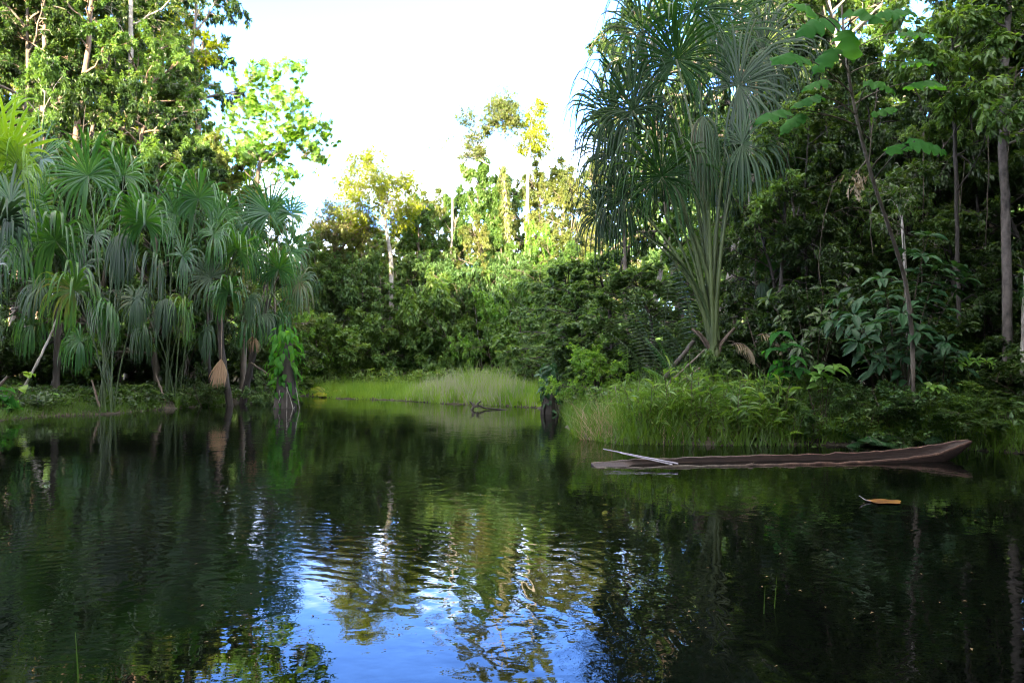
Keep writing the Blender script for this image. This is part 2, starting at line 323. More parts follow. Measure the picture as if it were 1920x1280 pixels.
def clump_tree(seed, name, label, cat, path, radii, clumps, wood, leaf, group=None, LL=.17, ww=.06, per=12, sub=10, tw=5, twl=.4, style='scatter',
               droop=.3, tpl=T_DIAMOND, vines=None, limb_r=.45, sub_r=.3, feather_out=1.0):
    """a tree whose trunk path and foliage masses are given one by one; clumps: (centre xyz, radius[, dens])"""
    rng = np.random.default_rng(seed); base = np.array(path[0], float); base[2] = min(base[2], ground(base[0], base[1]) + .02) - .1
    path = np.array(path, float); path[0] = base
    t = np.linspace(0, 1, len(path)); tt = np.linspace(0, 1, 22); P = np.stack([np.interp(tt, t, path[:, i]) for i in range(3)], 1)
    for _ in range(3): P[1:-1] = (P[:-2] + 2 * P[1:-1] + P[2:]) / 4
    P[1:-1] += rng.normal(size=P[1:-1].shape) * radii[0] * .12
    Rr = np.interp(tt, np.linspace(0, 1, len(radii)), radii); Rr[0] *= 1.3
    w, c = Geo(), Geo(); tubes(w, P, Rr, 9)
    limb = []; Ls = []; rads = []
    for cl in clumps:
        ctr = np.array(cl[0], float); r = cl[1]; dist = np.linalg.norm(P - ctr, axis=1)
        below = P[:, 2] < ctr[2] - dist * .45 + .01; cand = np.where(below, dist, 1e6)
        if cand.min() > 1e5: cand = np.abs(P[:, 2] - (ctr[2] - r))
        k = int(np.argmin(cand)); a = P[k]; mid = a + (ctr - a) * .5 + np.array([0, 0, -.06 * np.linalg.norm(ctr - a)]) + rng.normal(size=3) * .05 * np.linalg.norm(ctr - a)
        s = np.linspace(0, 1, 8)[:, None]; q = (1 - s) ** 2 * a + 2 * s * (1 - s) * mid + s ** 2 * (ctr + [0, 0, r * .25])
        q[1:-1] += rng.normal(size=(6, 3)) * .02 * np.linalg.norm(ctr - a)
        limb.append(q); rads.append(Rr[k] * limb_r); Ls.append(r)
    limb = np.array(limb); rads = np.array(rads); Ls = np.array(Ls)
    tubes(w, limb, rads[:, None] * np.linspace(1, .25, 8)[None], 6)
    # boughs fill each mass
    for q, r0_, r in zip(limb, rads, Ls):
        k = max(5, int(sub * min(r, 2.5))); tgt = q[-1] - [0, 0, r * .25] + rnd_dir(rng, k) * (rng.uniform(.2, 1.1, (k, 1)) ** .6) * r * feather_out * np.array([1, 1, .72])
        s, _ = along(np.repeat(q[None], k, 0), rng.uniform(.45, .98, k)); d = tgt - s; L = np.linalg.norm(d, axis=1)
        C = curve(s, unit(d + [0, 0, .3]), L, 5, np.array([0, 0, -.45]), rng, .1); cr = np.full(k, max(r0_ * sub_r, .008)); tubes(w, C, cr[:, None] * np.linspace(1, .4, 5)[None], 4)
        D, dr, DR = spawn(rng, C, cr, tw, .3, 1, np.full(k, twl), .8, 4, (0, 0, -.4), .14); tubes(w, D, np.maximum(DR, .004), 3)
        if per: dress(c, rng, D, per, LL, ww, style, 0, droop, tpl)
    for g in (w, c): g.shift(-base)
    e = thing(name, base, label, cat, group)
    w.build('trunk', M[wood], e, True)
    if per: c.build('crown', M[leaf], e)
    if vines:
        v = Geo(); z0, z1, vr, nv, vl = vines; sel = (P[:, 2] > z0) & (P[:, 2] < z1); Q = P[sel]
        i = rng.integers(0, len(Q) - 1, nv); f = rng.random((nv, 1)); pos = Q[i] + (Q[np.minimum(i + 1, len(Q) - 1)] - Q[i]) * f
        a = rng.uniform(0, 2 * PI, nv); rr = vr * rng.uniform(.3, 1, nv) * (.6 + .5 * np.sin(pos[:, 2] * 1.7) ** 2); out = np.stack([np.cos(a), np.sin(a), np.zeros(nv)], 1)
        leaves(v, pos + out * rr[:, None] - base, out * .6 + np.array([0, 0, -1.]) + rnd_dir(rng, nv) * .4, out + [0, 0, .3], vl * rng.uniform(.6, 1.2, nv), vl * .5, T_DIAMOND)
        ns = 14; a = rng.uniform(0, 2 * PI, ns); k0 = rng.integers(0, max(1, len(Q) // 2), ns)
        for j in range(ns):
            qq = Q[k0[j]:][:, :] ; 
            if len(qq) < 3: continue
            qq = qq + np.array([math.cos(a[j]), math.sin(a[j]), 0]) * vr * .45 - base; tubes(v, qq[None], np.full((1, len(qq)), .018), 3, 1)
        v.build('climbing_vine', [M['leaf_olive'], M['twig']], e)
    return e

# ------------------------------------------------------------------ fan palms
def fan_geo(g, rng, hub, u, n, R, nseg=46, spread=2.6, droop=1.0, kink=.5, m=0, wid=.042, ragged=.12, cup=.12, stiff=0.):
    """one palmate leaf: strips radiating from the hub about the leaf axis u, drooping at their ends"""
    u = unit(np.asarray(u, float)); n = np.asarray(n, float); n = unit(n - (n @ u) * u); v = np.cross(n, u)
    th = np.linspace(-spread, spread, nseg) + rng.normal(size=nseg) * .02
    d = np.cos(th)[:, None] * u + np.sin(th)[:, None] * v + n * (cup + rng.normal(size=(nseg, 1)) * .07) 
    d = unit(d); L = R * (1 - .28 * (np.abs(th) / spread) ** 2) * rng.uniform(1 - ragged, 1 + ragged, nseg)
    ns = 11; P = np.empty((nseg, ns, 3)); P[:, 0] = hub; cur = d.copy(); tt = np.linspace(0, 1, ns)
    kk = rng.uniform(kink - .2, kink + .12, nseg) - .12 * (np.cos(th) < .3)
    for i in range(1, ns):
        f = np.clip((tt[i] - kk) / .25, 0, 1)[:, None] * (1 - stiff)
        hor = np.hypot(cur[:, 0], cur[:, 1])[:, None]
        cur = unit(cur + np.array([0, 0, -1.]) * (droop * (.05 + .95 * f * (.2 + .8 * hor))) + rng.normal(size=(nseg, 3)) * .02)
        P[:, i] = P[:, i - 1] + cur * (L / (ns - 1))[:, None]
    prof = np.interp(tt, [0, .06, .3, .55, .8, 1], [.05, .28, .95, 1.0, .62, .03])
    W = wid * R * .5 * prof[None] * rng.uniform(.8, 1.15, (nseg, 1))
    side = unit(np.cross(n[None], d)); side = np.broadcast_to(side[:, None], P.shape)
    T = np.empty_like(P); T[:, :-1] = P[:, 1:] - P[:, :-1]; T[:, -1] = T[:, -2]; T = unit(T)
    nr = unit(np.cross(side, T))
    ribbons(g, P - hub * 0, W, side, m, rng.random(nseg) * .5 + rng.random() * .5, .45, nr)
def petiole_geo(g, base, hub, r0, r1, arch=.25, m=0, n=12, start=None, steep=.55):
    base = np.asarray(base, float); hub = np.asarray(hub, float); L = np.linalg.norm(hub - base)
    c1 = base + (start if start is not None else np.array([0, 0, 1.])) * L * steep; mid = c1 * .85 + (base + hub) / 2 * .15
    s = np.linspace(0, 1, n)[:, None]; P = (1 - s) ** 2 * base + 2 * s * (1 - s) * mid + s ** 2 * hub
    tubes(g, P[None], np.linspace(r0, r1, n)[None], 7, m); return unit(P[-1] - P[-2])
def fan_palm(name, label, base, fans, group=None, seed=0, trunk=None, base_r=.12, pr=(.030, .014), pet='petiole', boots=10, steep=.55, bark='bark_dark'):
    """fans: dicts hub=(px,py,D), R metres, roll (deg, leaf axis in the picture plane), tilt, mat, opts -> each fan is a frond with a petiole"""
    rng = np.random.default_rng(seed); base = np.array(base, float)
    e = thing(name, base, label, 'palm', group)
    top = base
    if trunk is not None:
        w = Geo(); path = np.array([base] + [np.array(p, float) for p in trunk]); t = np.linspace(0, 1, len(path)); tt = np.linspace(0, 1, 20)
        P = np.stack([np.interp(tt, t, path[:, i]) for i in range(3)], 1)
        for _ in range(2): P[1:-1] = (P[:-2] + 2 * P[1:-1] + P[2:]) / 4
        P = np.concatenate([P[:1] - [[0, 0, .3]], P]); tubes(w, P - base, np.linspace(base_r * 1.15, base_r * .85, 21)[None] * (1 + .07 * rng.normal(size=(1, 21))), 9)
        w.build('trunk', M[bark], e, True); top = path[-1]
    for f in fans:
        hub = at(*f['hub']) if len(f['hub']) == 3 else np.array(f['hub'])
        roll = math.radians(f.get('roll', 90)); tilt = f.get('tilt', .35)
        u = np.array([math.cos(roll), -tilt, math.sin(roll)]); n = np.array([f.get('nx', 0.), -1., f.get('nz', .45)])
        g = Geo(); fan_geo(g, rng, hub - base, u, n, f['R'], **f.get('o', {}))
        fr = g.build(f.get('name', 'frond'), M[f.get('mat', 'palm')], e)
        if f.get('lab'): fr['label'] = f['lab']
        p = Geo(); a = rng.uniform(0, 2 * PI); b0 = top + np.array([math.cos(a), math.sin(a), 0]) * base_r * .7 + np.array([0, 0, rng.uniform(-.1, .5) * (trunk is not None) - (rng.uniform(0, 1.1) if bark == 'sheath' else 0) - .25 * (trunk is None)])
        L = np.linalg.norm(hub - b0); out = (hub - b0) / L
        petiole_geo(p, b0 - base, hub - base, pr[0] * f.get('pr', 1), pr[1] * f.get('pr', 1), start=unit(np.array([out[0] * .12, out[1] * .12, 1.])) if f.get('arch', 1) else out, steep=steep)
        p.build('petiole', M[f.get('pm', pet)], fr, True)
    if boots:                                                          # broken old leaf bases round the foot
        b = Geo()
        for k in range(boots):
            a = rng.uniform(0, 2 * PI); s0 = top + np.array([math.cos(a), math.sin(a), 0]) * base_r * .8 - base - [0, 0, .2]; L = rng.uniform(.5, 1.9)
            d = unit(np.array([math.cos(a) * .35, math.sin(a) * .35, 1.])); P = s0 + d * np.linspace(0, L, 5)[:, None] + np.array([math.cos(a), math.sin(a), 0]) * (np.linspace(0, 1, 5)[:, None] ** 2) * .25
            tubes(b, P[None], np.linspace(.07, .035, 5)[None], 6)
        b.build('leaf_bases', M['petiole_old'], e, True)['kind'] = 'stuff'
    return e
trunk_pale = {}

# ------------------------------------------------------------------ feather leaves: ferns, small palms
def feather(g, rng, base, d, L, droop=1.2, pairs=22, leaf=.22, w=.03, m=0, ms=1, bip=False, r0=.008, hang=.5):
    base = np.asarray(base, float); P = curve(base[None], unit(np.asarray(d, float))[None], np.array([L]), 12, np.array([0, 0, -droop]), rng, .015)
    tubes(g, P, np.linspace(r0, r0 * .3, 12)[None], 4, ms)
    t = np.linspace(.14, .985, pairs); K = pairs * 2; t2 = np.repeat(t, 2); s, T = along(np.repeat(P, K, 0), t2); sg = np.tile([1., -1.], pairs)[:, None]
    up = unit(np.cross(np.cross(T, [0, 0, 1.]), T) + 1e-4); side = unit(np.cross(T, up))
    dd = side * sg + T * .45 + np.array([0, 0, -hang]); ln = leaf * np.sin(PI * np.clip(t2 * .85 + .13, 0, 1)) ** .7
    if not bip: leaves(g, s, dd, up, ln, np.full(K, w), T_OVAL if leaf > .3 else T_DIAMOND, m, rng.random() * .5 + rng.random(K) * .4); return
    k = 9; s2 = s[:, None] + unit(dd)[:, None] * (ln[:, None] * np.linspace(.1, .95, k)[None])[..., None]; X = unit(np.cross(dd, up))
    for q in (1, -1):
        leaves(g, s2.reshape(-1, 3), (X[:, None] * q + unit(dd)[:, None] * .6 + np.zeros((1, k, 1))).reshape(-1, 3), np.repeat(up, k, 0), np.repeat(ln, k) * .3 * np.tile(np.linspace(1, .35, k), K), np.repeat(ln, k) * .1, T_DIAMOND, m, rng.random() * .6 + rng.random(K * k) * .3)
def fern(name, label, x, y, L, seed, n=9, group=None, mat='leaf_mid', bip=True, cat='fern', z=None, face=None):
    rng = np.random.default_rng(seed); e = thing(name, (x, y, (ground(x, y) if z is None else z)), label, cat, group)
    for k in range(n):
        a = (k / n * 2 * PI + rng.uniform(-.3, .3)) if face is None else face + rng.uniform(-1.1, 1.1); el = rng.uniform(.5, 1.15)
        g = Geo(); feather(g, rng, (0, 0, 0), (math.cos(a) * math.cos(el), math.sin(a) * math.cos(el), math.sin(el)), L * rng.uniform(.7, 1.1), 1.5, 16, L * .26, L * .05, bip=bip)
        g.build('frond', [M[mat], M['twig']], e)
    return e

# ------------------------------------------------------------------ grasses
def clumpy(x, y):
    v = np.sin(x * 1.9 + 1.3 * np.sin(y * 1.1)) * np.cos(y * 1.5 + np.sin(x * .8)) + .6 * np.sin(x * 4.3 + y * 2.2) * np.cos(y * 3.9 - x) + .35 * np.sin(x * 9.1 - y * 6.)
    return np.clip(.85 + .32 * v, .35, 1.45)
def edge_fade(P, poly, w):
    A = np.array(poly, float); B = np.roll(A, -1, 0); d = np.full(len(P), 1e9)
    for a, b in zip(A, B):
        ab = b - a; t = np.clip(((P[:, :2] - a) @ ab) / (ab @ ab), 0, 1); d = np.minimum(d, np.hypot(*(P[:, :2] - (a + t[:, None] * ab)).T))
    return np.clip(.25 + .75 * d / w, .25, 1)
def grass(name, label, pts, h, w, mat, seed, lean=.25, bend=.9, group=None, kind='stuff', hv=.35, n=6, edge=None):
    """one object of many blades standing at pts (K,3)"""
    rng = np.random.default_rng(seed); K = len(pts); g = Geo()
    d = np.stack([rng.normal(size=K) * lean, rng.normal(size=K) * lean, np.ones(K)], 1); L = h * rng.uniform(1 - hv, 1 + hv, K) * clumpy(pts[:, 0], pts[:, 1]) * (edge_fade(pts, *edge) if edge else 1)
    b = unit(np.stack([rng.normal(size=K), rng.normal(size=K), np.zeros(K)], 1)) * bend * rng.uniform(.1, 1, (K, 1)) + [0, 0, -.25 * bend]
    P = curve(np.asarray(pts, float), unit(d), L, n, b, rng, .02); a = rng.uniform(0, PI, K)
    W = w * .5 * np.linspace(1, .08, n)[None] * rng.uniform(.6, 1.3, (K, 1))
    o0 = P[0, 0].copy(); ribbons(g, P, W, np.stack([np.cos(a), np.sin(a) * .4, np.zeros(K)], 1))
    return tag(g.build(name, M[mat]), label, 'grass' if kind == 'stuff' else 'plant', group, kind)
def scatter(rng, poly_px, K, wobble=0.):
    """random points on the ground inside a world polygon"""
    A = np.array(poly_px, float); lo, hi = A.min(0), A.max(0); out = []
    while sum(map(len, out)) < K:
        q = rng.uniform(lo, hi, (K * 2, 2)); B = np.roll(A, -1, 0); ins = np.zeros(len(q), bool)
        for a, b in zip(A, B):
            c = (a[1] > q[:, 1]) != (b[1] > q[:, 1])
            with np.errstate(divide='ignore', invalid='ignore'): xi = (b[0]-a[0]) * (q[:, 1]-a[1]) / (b[1]-a[1]) + a[0]
            ins ^= c & (q[:, 0] < xi)
        out.append(q[ins])
    q = np.concatenate(out)[:K]; return q
# ------------------------------------------------------------------ light and sky
SUN_AZ = np.array([-.30, -.95]); SUN_EL = math.radians(11)
S.view_settings.view_transform = 'Standard'; S.view_settings.look = 'None'; S.view_settings.exposure = 3.85; S.view_settings.gamma = 1
W = bpy.data.worlds.new('World'); S.world = W; W.use_nodes = True; nt = W.node_tree; nt.nodes.clear(); lk = nt.links.new
sky = N(nt, 'ShaderNodeTexSky', sky_type='NISHITA', sun_disc=False, sun_elevation=SUN_EL, sun_rotation=math.atan2(SUN_AZ[0], SUN_AZ[1]), air_density=1.0, dust_density=.7, ozone_density=3.0)
tc = N(nt, 'ShaderNodeTexCoord'); sep = N(nt, 'ShaderNodeSeparateXYZ'); lk(tc.outputs['Generated'], sep.inputs[0])
ad = N(nt, 'ShaderNodeMath', operation='ADD'); lk(sep.outputs[2], ad.inputs[0]); ad.inputs[1].default_value = .12
dv = N(nt, 'ShaderNodeVectorMath', operation='DIVIDE'); cb = N(nt, 'ShaderNodeCombineXYZ'); lk(sep.outputs[0], cb.inputs[0]); lk(sep.outputs[1], cb.inputs[1]); cb.inputs[2].default_value = 0
c3 = N(nt, 'ShaderNodeCombineXYZ'); [lk(ad.outputs[0], c3.inputs[k]) for k in range(3)]; lk(cb.outputs[0], dv.inputs[0]); lk(c3.outputs[0], dv.inputs[1])
nz = N(nt, 'ShaderNodeTexNoise', Scale=.75, Detail=7.0, Roughness=.58); lk(dv.outputs[0], nz.inputs['Vector'])
cm = N(nt, 'ShaderNodeMapRange', clamp=True); lk(nz.outputs[0], cm.inputs[0]); [setattr(cm.inputs[i], 'default_value', v) for i, v in ((1, .43), (2, .58), (3, 0), (4, .9))]
em = N(nt, 'ShaderNodeMapRange', clamp=True); lk(sep.outputs[2], em.inputs[0]); [setattr(em.inputs[i], 'default_value', v) for i, v in ((1, .33), (2, .21), (3, 0), (4, 1))]
mu = N(nt, 'ShaderNodeMath', operation='MULTIPLY'); lk(cm.outputs[0], mu.inputs[0]); lk(em.outputs[0], mu.inputs[1])
mx = N(nt, 'ShaderNodeMix', data_type='RGBA'); hi = N(nt, 'ShaderNodeMapRange', clamp=True); lk(sep.outputs[2], hi.inputs[0]); [setattr(hi.inputs[i], 'default_value', v) for i, v in ((1, .50), (2, .72), (3, 0), (4, .92))]
bk = N(nt, 'ShaderNodeMapRange', clamp=True); lk(sep.outputs[1], bk.inputs[0]); [setattr(bk.inputs[i], 'default_value', v) for i, v in ((1, .35), (2, -.1), (3, 0), (4, .7))]
m1 = N(nt, 'ShaderNodeMath', operation='MAXIMUM'); lk(hi.outputs[0], m1.inputs[0]); lk(bk.outputs[0], m1.inputs[1])
lk(mu.outputs[0], mx.inputs[0]); tn = N(nt, 'ShaderNodeMix', data_type='RGBA', blend_type='MULTIPLY'); tn.inputs[0].default_value = 1; lk(sky.outputs[0], tn.inputs[6]); tn.inputs[7].default_value = (.56, .71, 1.16, 1); lk(tn.outputs[2], mx.inputs[6]); mx.inputs[7].default_value = (11, 11, 11.2, 1)
mh = N(nt, 'ShaderNodeMix', data_type='RGBA'); lk(m1.outputs[0], mh.inputs[0]); lk(mx.outputs[2], mh.inputs[6]); mh.inputs[7].default_value = (2.8, 2.7, 2.5, 1)
bg = N(nt, 'ShaderNodeBackground', Strength=.15); lk(mh.outputs[2], bg.inputs[0]); wo = N(nt, 'ShaderNodeOutputWorld'); lk(bg.outputs[0], wo.inputs[0])
sl = bpy.data.lights.new('sun', 'SUN'); sl.energy = 3.5; sl.angle = math.radians(.5); sl.color = (1, .83, .55)
so = bpy.data.objects.new('sun', sl); COL.objects.link(so); h = unit(SUN_AZ) * math.cos(SUN_EL)
so.rotation_euler = Vector((-h[0], -h[1], -math.sin(SUN_EL))).to_track_quat('-Z', 'Y').to_euler()
S.cycles.max_bounces = 5; S.cycles.diffuse_bounces = 2; S.cycles.glossy_bounces = 3; S.cycles.transmission_bounces = 4; S.cycles.transparent_max_bounces = 4
S.cycles.pixel_filter_type = 'BLACKMAN_HARRIS'; S.cycles.filter_width = 1.15
S.cycles.use_adaptive_sampling = True; S.cycles.adaptive_threshold = .03
S.cycles.sample_clamp_indirect = 6; S.cycles.caustics_reflective = False; S.cycles.caustics_refractive = False

# ------------------------------------------------------------------ ground
def axis(lo, hi, n, far):
    c = np.linspace(lo, hi, n); k = np.geomspace(1, far, 14)[1:]
    return np.concatenate([lo - k[::-1], c, hi + k])
gx, gy = axis(-34, 34, 290, 700), axis(-14, 62, 320, 900)
X, Y = np.meshgrid(gx, gy); Z = ground(X, Y)
Z = np.where(Z > 0, Z + .03 * RNG.normal(size=Z.shape) * (np.abs(X) < 34) * (np.abs(Y - 24) < 38), Z)
g = Geo(); nx, ny = len(gx), len(gy); i = np.arange(ny - 1)[:, None] * nx + np.arange(nx - 1)[None]
g.add(np.stack([X, Y, Z], -1), np.stack([i, i + 1, i + nx + 1, i + nx], -1))
m, nt, out = nodes('soil_and_litter'); lk = nt.links.new; tc = N(nt, 'ShaderNodeTexCoord')
n1 = N(nt, 'ShaderNodeTexNoise', Scale=.6, Detail=4.0); n2 = N(nt, 'ShaderNodeTexVoronoi', Scale=9.0); n3 = N(nt, 'ShaderNodeTexNoise', Scale=14.0, Detail=5.0)
for q in (n1, n2, n3): lk(tc.outputs['Object'], q.inputs['Vector'])
c1 = ramp(nt, n3.outputs[0], [(.3, (.010, .007, .004)), (.5, (.026, .018, .010)), (.7, (.06, .038, .02))]); c2 = ramp(nt, n2.outputs['Color'], [(.2, (.012, .018, .005)), (.6, (.03, .023, .011)), (.9, (.07, .048, .025))])
mx = N(nt, 'ShaderNodeMix', data_type='RGBA'); lk(n1.outputs[0], mx.inputs[0]); lk(c1, mx.inputs[6]); lk(c2, mx.inputs[7])
p = N(nt, 'ShaderNodeBsdfPrincipled', Roughness=.9); lk(mx.outputs[2], p.inputs['Base Color'])
b = N(nt, 'ShaderNodeBump', Strength=1.0, Distance=.05); lk(n3.outputs[0], b.inputs['Height']); lk(b.outputs[0], p.inputs['Normal']); lk(p.outputs[0], out.inputs[0])
tag(g.build('ground', m, smooth=True), kind='structure')

# ------------------------------------------------------------------ water: dark still lagoon with soft ripples
m, nt, out = nodes('lagoon_water'); lk = nt.links.new; tc = N(nt, 'ShaderNodeTexCoord')
def noise(scale, vec, det=2.0, dist=0.0, rough=.5): 
    q = N(nt, 'ShaderNodeTexNoise', Scale=scale, Detail=det, Distortion=dist, Roughness=rough); lk(vec, q.inputs['Vector']); return q.outputs[0]
def mth(op, a, b_=None, c=None):
    q = N(nt, 'ShaderNodeMath', operation=op)
    for k, v in enumerate((a, b_, c)):
        if v is None: continue
        if isinstance(v, (int, float)): q.inputs[k].default_value = v
        else: lk(v, q.inputs[k])
    return q.outputs[0]
def rng_map(v, a, b_, c, d):
    q = N(nt, 'ShaderNodeMapRange', clamp=True); lk(v, q.inputs[0]); [setattr(q.inputs[k], 'default_value', x) for k, x in ((1, a), (2, b_), (3, c), (4, d))]; return q.outputs[0]
O = tc.outputs['Object']
calm = rng_map(noise(.42, O, 2.0), .38, .62, 0.10, 1.0)                  # patches of smooth and of ruffled water
sw = noise(3.4, O, 1.5, .5); fine = noise(11.0, O, 2.0, .3)
mp = N(nt, 'ShaderNodeMapping'); lk(O, mp.inputs[0]); mp.inputs['Rotation'].default_value = (0, 0, math.radians(-18)); mp.inputs['Scale'].default_value = (.35, 1, 1)
long_ = noise(8.0, mp.outputs[0], 2.0, .4)
def rings(cx, cy, r0, r1, wl, amp):
    s_ = N(nt, 'ShaderNodeVectorMath', operation='SUBTRACT'); lk(O, s_.inputs[0]); s_.inputs[1].default_value = (cx, cy, 0)
    l = N(nt, 'ShaderNodeVectorMath', operation='LENGTH'); lk(s_.outputs[0], l.inputs[0]); r = l.outputs['Value']
    wv = mth('SINE', mth('MULTIPLY', mth('ADD', r, mth('MULTIPLY', noise(1.6, O, 2.0), .42)), 2 * PI / wl))
    env = mth('MULTIPLY', rng_map(r, r0, r0 + .8, 0, 1), rng_map(r, r1 - .9, r1, 1, 0))
    return mth('MULTIPLY', mth('MULTIPLY', wv, env), amp)
hgt = mth('MULTIPLY', mth('ADD', mth('MULTIPLY', sw, .0068), mth('MULTIPLY', fine, .0013)), calm)
hgt = mth('ADD', hgt, mth('MULTIPLY', mth('MULTIPLY', long_, .0020), rng_map(noise(.25, O, 1.0), .42, .6, .25, 1)))
hgt = mth('ADD', hgt, rings(-2.6, 3.2, 1.6, 5.0, .17, .00036))
p = N(nt, 'ShaderNodeBsdfPrincipled', Roughness=.004, IOR=1.34); p.inputs['Base Color'].default_value = (.001, .0014, .001, 1)
b = N(nt, 'ShaderNodeBump', Strength=1.0, Distance=1.0); lk(hgt, b.inputs['Height']); lk(b.outputs[0], p.inputs['Normal']); lk(p.outputs[0], out.inputs[0])
g = Geo(); wx = np.linspace(-60, 60, 25); wy = np.linspace(-40, 70, 23); X, Y = np.meshgrid(wx, wy); i = np.arange(22)[:, None] * 25 + np.arange(24)[None]
g.add(np.stack([X, Y, X * 0], -1), np.stack([i, i + 1, i + 26, i + 25], -1)); tag(g.build('water', m), kind='structure')
# ------------------------------------------------------------------ left bank: stand of fan palms in front of the forest
def G(px, D): x = (px - 960) / F_PX * D; return np.array([x, D, ground(x, D)])
def fan(px, py, D, R, roll=90, tilt=.35, mat='palm', **k):
    o = {q: k.pop(q) for q in list(k) if q in ('droop', 'kink', 'nseg', 'spread', 'cup', 'wid', 'stiff')}; R = R * (.9 if px < 700 else 1) / F_PX * D
    return dict(hub=(px, py, D), R=R, roll=roll, tilt=tilt, mat=mat, o=o, **k)
dead = dict(mat='palm_dead', name='dead_frond', lab='dry brown frond', pm='petiole_old')
fan_palm('fan_palm', 'clumped fan palm at the waterline, star-shaped fronds over bare upright stalks', G(200, 24.2),
    [fan(205, 585, 23.6, 100, 70, .5, mat='palm', kink=.25, droop=1.3), fan(255, 560, 24, 95, 20, .4, mat='palm_grey', kink=.2, droop=1.4), fan(150, 640, 23.4, 80, 150, .5, mat='palm', kink=.2, droop=1.5), fan(272, 415, 24.4, 128, 80, .5, droop=1.1), fan(105, 452, 24, 140, 100, .3, mat='palm', droop=1.2, kink=.4), fan(222, 440, 24.8, 125, -60, .3, mat='palm_grey', kink=.1, spread=1.2),
     fan(296, 494, 23.6, 105, 60, .6, mat='palm_grey', kink=.2, droop=1.6), fan(165, 330, 25, 130, 115, .2, droop=1.0), fan(140, 545, 23.8, 115, 120, .4, mat='palm', kink=.35, droop=1.2),
     fan(232, 330, 26, 120, 80, .3, droop=.9), fan(60, 395, 25.5, 130, 130, .2, droop=1.1)], 'fan palms along the left bank', 11, base_r=.42, boots=0)
fan_palm('fan_palm', 'fan palm with a wide rosette above the white-blotched trunk in the forest shade', G(105, 27),
    [fan(60, 610, 26, 85, 140, .5, mat='palm', kink=.2, droop=1.4), fan(100, 470, 27, 110, 90, .5, droop=1.0), fan(40, 455, 26.5, 115, 150, .3), fan(150, 505, 26.2, 105, 30, .4, mat='palm_grey'), fan(75, 535, 26, 90, 200, .5, mat='palm_grey', kink=.2),
     fan(175, 440, 27.5, 100, 60, .2), fan(185, 560, 26.5, 85, -30, .3, mat='palm_grey', kink=.2)], 'fan palms along the left bank', 12,
    trunk=[at(108, 660, 27), at(105, 575, 27)], base_r=.13, pr=(.03, .015), boots=0)
fan_palm('fan_palm', 'tall fan palm cut by the left edge, its top fronds coloured a sunlit yellow-green', G(-60, 21.5),
    [fan(15, 285, 21.5, 130, 80, .3, mat='palm_sun_tint', droop=.4, kink=.8, wid=.07, nseg=30), fan(-25, 255, 22, 140, 95, .1, mat='palm_sun_tint', droop=.4, kink=.7, wid=.07, nseg=30), fan(40, 320, 21.3, 125, 60, .4, mat='palm_sun_tint', droop=1.0), fan(-5, 420, 20.8, 150, 110, .4, mat='palm_grey', droop=1.2),
     fan(75, 300, 22, 110, 40, .2, mat='palm', droop=.9), fan(-10, 500, 20.5, 130, 30, .4, mat='palm_grey', kink=.25), fan(-20, 620, 20, 85, 20, .4, mat='palm_grey', kink=.2), fan(20, 380, 21, 130, 160, .3)],
    'fan palms along the left bank', 13, base_r=.4, boots=4)
fan_palm('fan_palm', 'fan palm in the middle of the stand, one old frond folded down like an umbrella', G(325, 28),
    [fan(345, 585, 27, 90, 60, .5, mat='palm', kink=.25, droop=1.4), fan(385, 620, 27, 75, 20, .4, mat='palm_grey', kink=.2, droop=1.5), fan(372, 372, 28, 112, 88, .3, mat='palm', droop=.9), fan(330, 402, 28.5, 105, 125, .2, droop=.9), fan(342, 480, 27.5, 100, 40, .5, droop=1.1), fan(310, 560, 27, 85, -80, .4, mat='palm_grey', kink=.1, spread=1.3),
     fan(272, 622, 26.5, 80, 90, .6, mat='palm_grey', kink=.15, droop=1.7), fan(400, 440, 28, 95, 30, .3), fan(258, 560, 27.5, 70, 180, .3, mat='palm_grey')],
    'fan palms along the left bank', 14, base_r=.38, boots=0)
fan_palm('fan_palm', 'dark-trunked fan palm holding the broad star frond, hung with one dead brown fan', G(437, 29),
    [fan(444, 466, 28.5, 98, 75, .5, droop=.9), fan(428, 548, 28, 85, 100, .4, kink=.3), fan(395, 520, 28.5, 90, 150, .3, mat='palm_grey'), fan(470, 480, 29.5, 80, 60, .2),
     fan(415, 672, 27.6, 62, -90, .25, mat='palm_dead', name='dead_frond', lab='dry brown frond', pm='petiole_old', spread=.55, droop=.3, nseg=36, arch=0), fan(470, 560, 28.5, 70, 10, .4, mat='palm_grey', kink=.2), fan(420, 400, 29.5, 90, 85, .2)],
    'fan palms along the left bank', 15, trunk=[at(415, 660, 29), at(412, 590, 29)], base_r=.13, pr=(.035, .016), boots=0)
fan_palm('fan_palm', 'leaning fan palm nearest the epiphyte-covered stump, dark brushy head', G(455, 31),
    [fan(470, 610, 29, 75, 110, .5, mat='palm', kink=.25, droop=1.4), fan(530, 590, 29.5, 75, 30, .4, mat='palm', kink=.25, droop=1.3), fan(522, 505, 30, 90, 80, .3, droop=.8), fan(545, 400, 31, 70, 65, .2, kink=.6), fan(505, 400, 31.5, 95, 95, .1, droop=.6, kink=.7), fan(560, 530, 30, 85, 10, .3, mat='palm_grey', kink=.3),
     fan(500, 590, 29.5, 72, -60, .4, mat='palm_grey', kink=.2), fan(478, 640, 29, 32, 80, .4, **dead, kink=.15), fan(545, 470, 31, 85, 40, .2), fan(470, 420, 32, 85, 120, .1)],
    'fan palms along the left bank', 16, trunk=[at(478, 650, 30.5), at(505, 560, 30)], base_r=.13, pr=(.035, .016), boots=0)
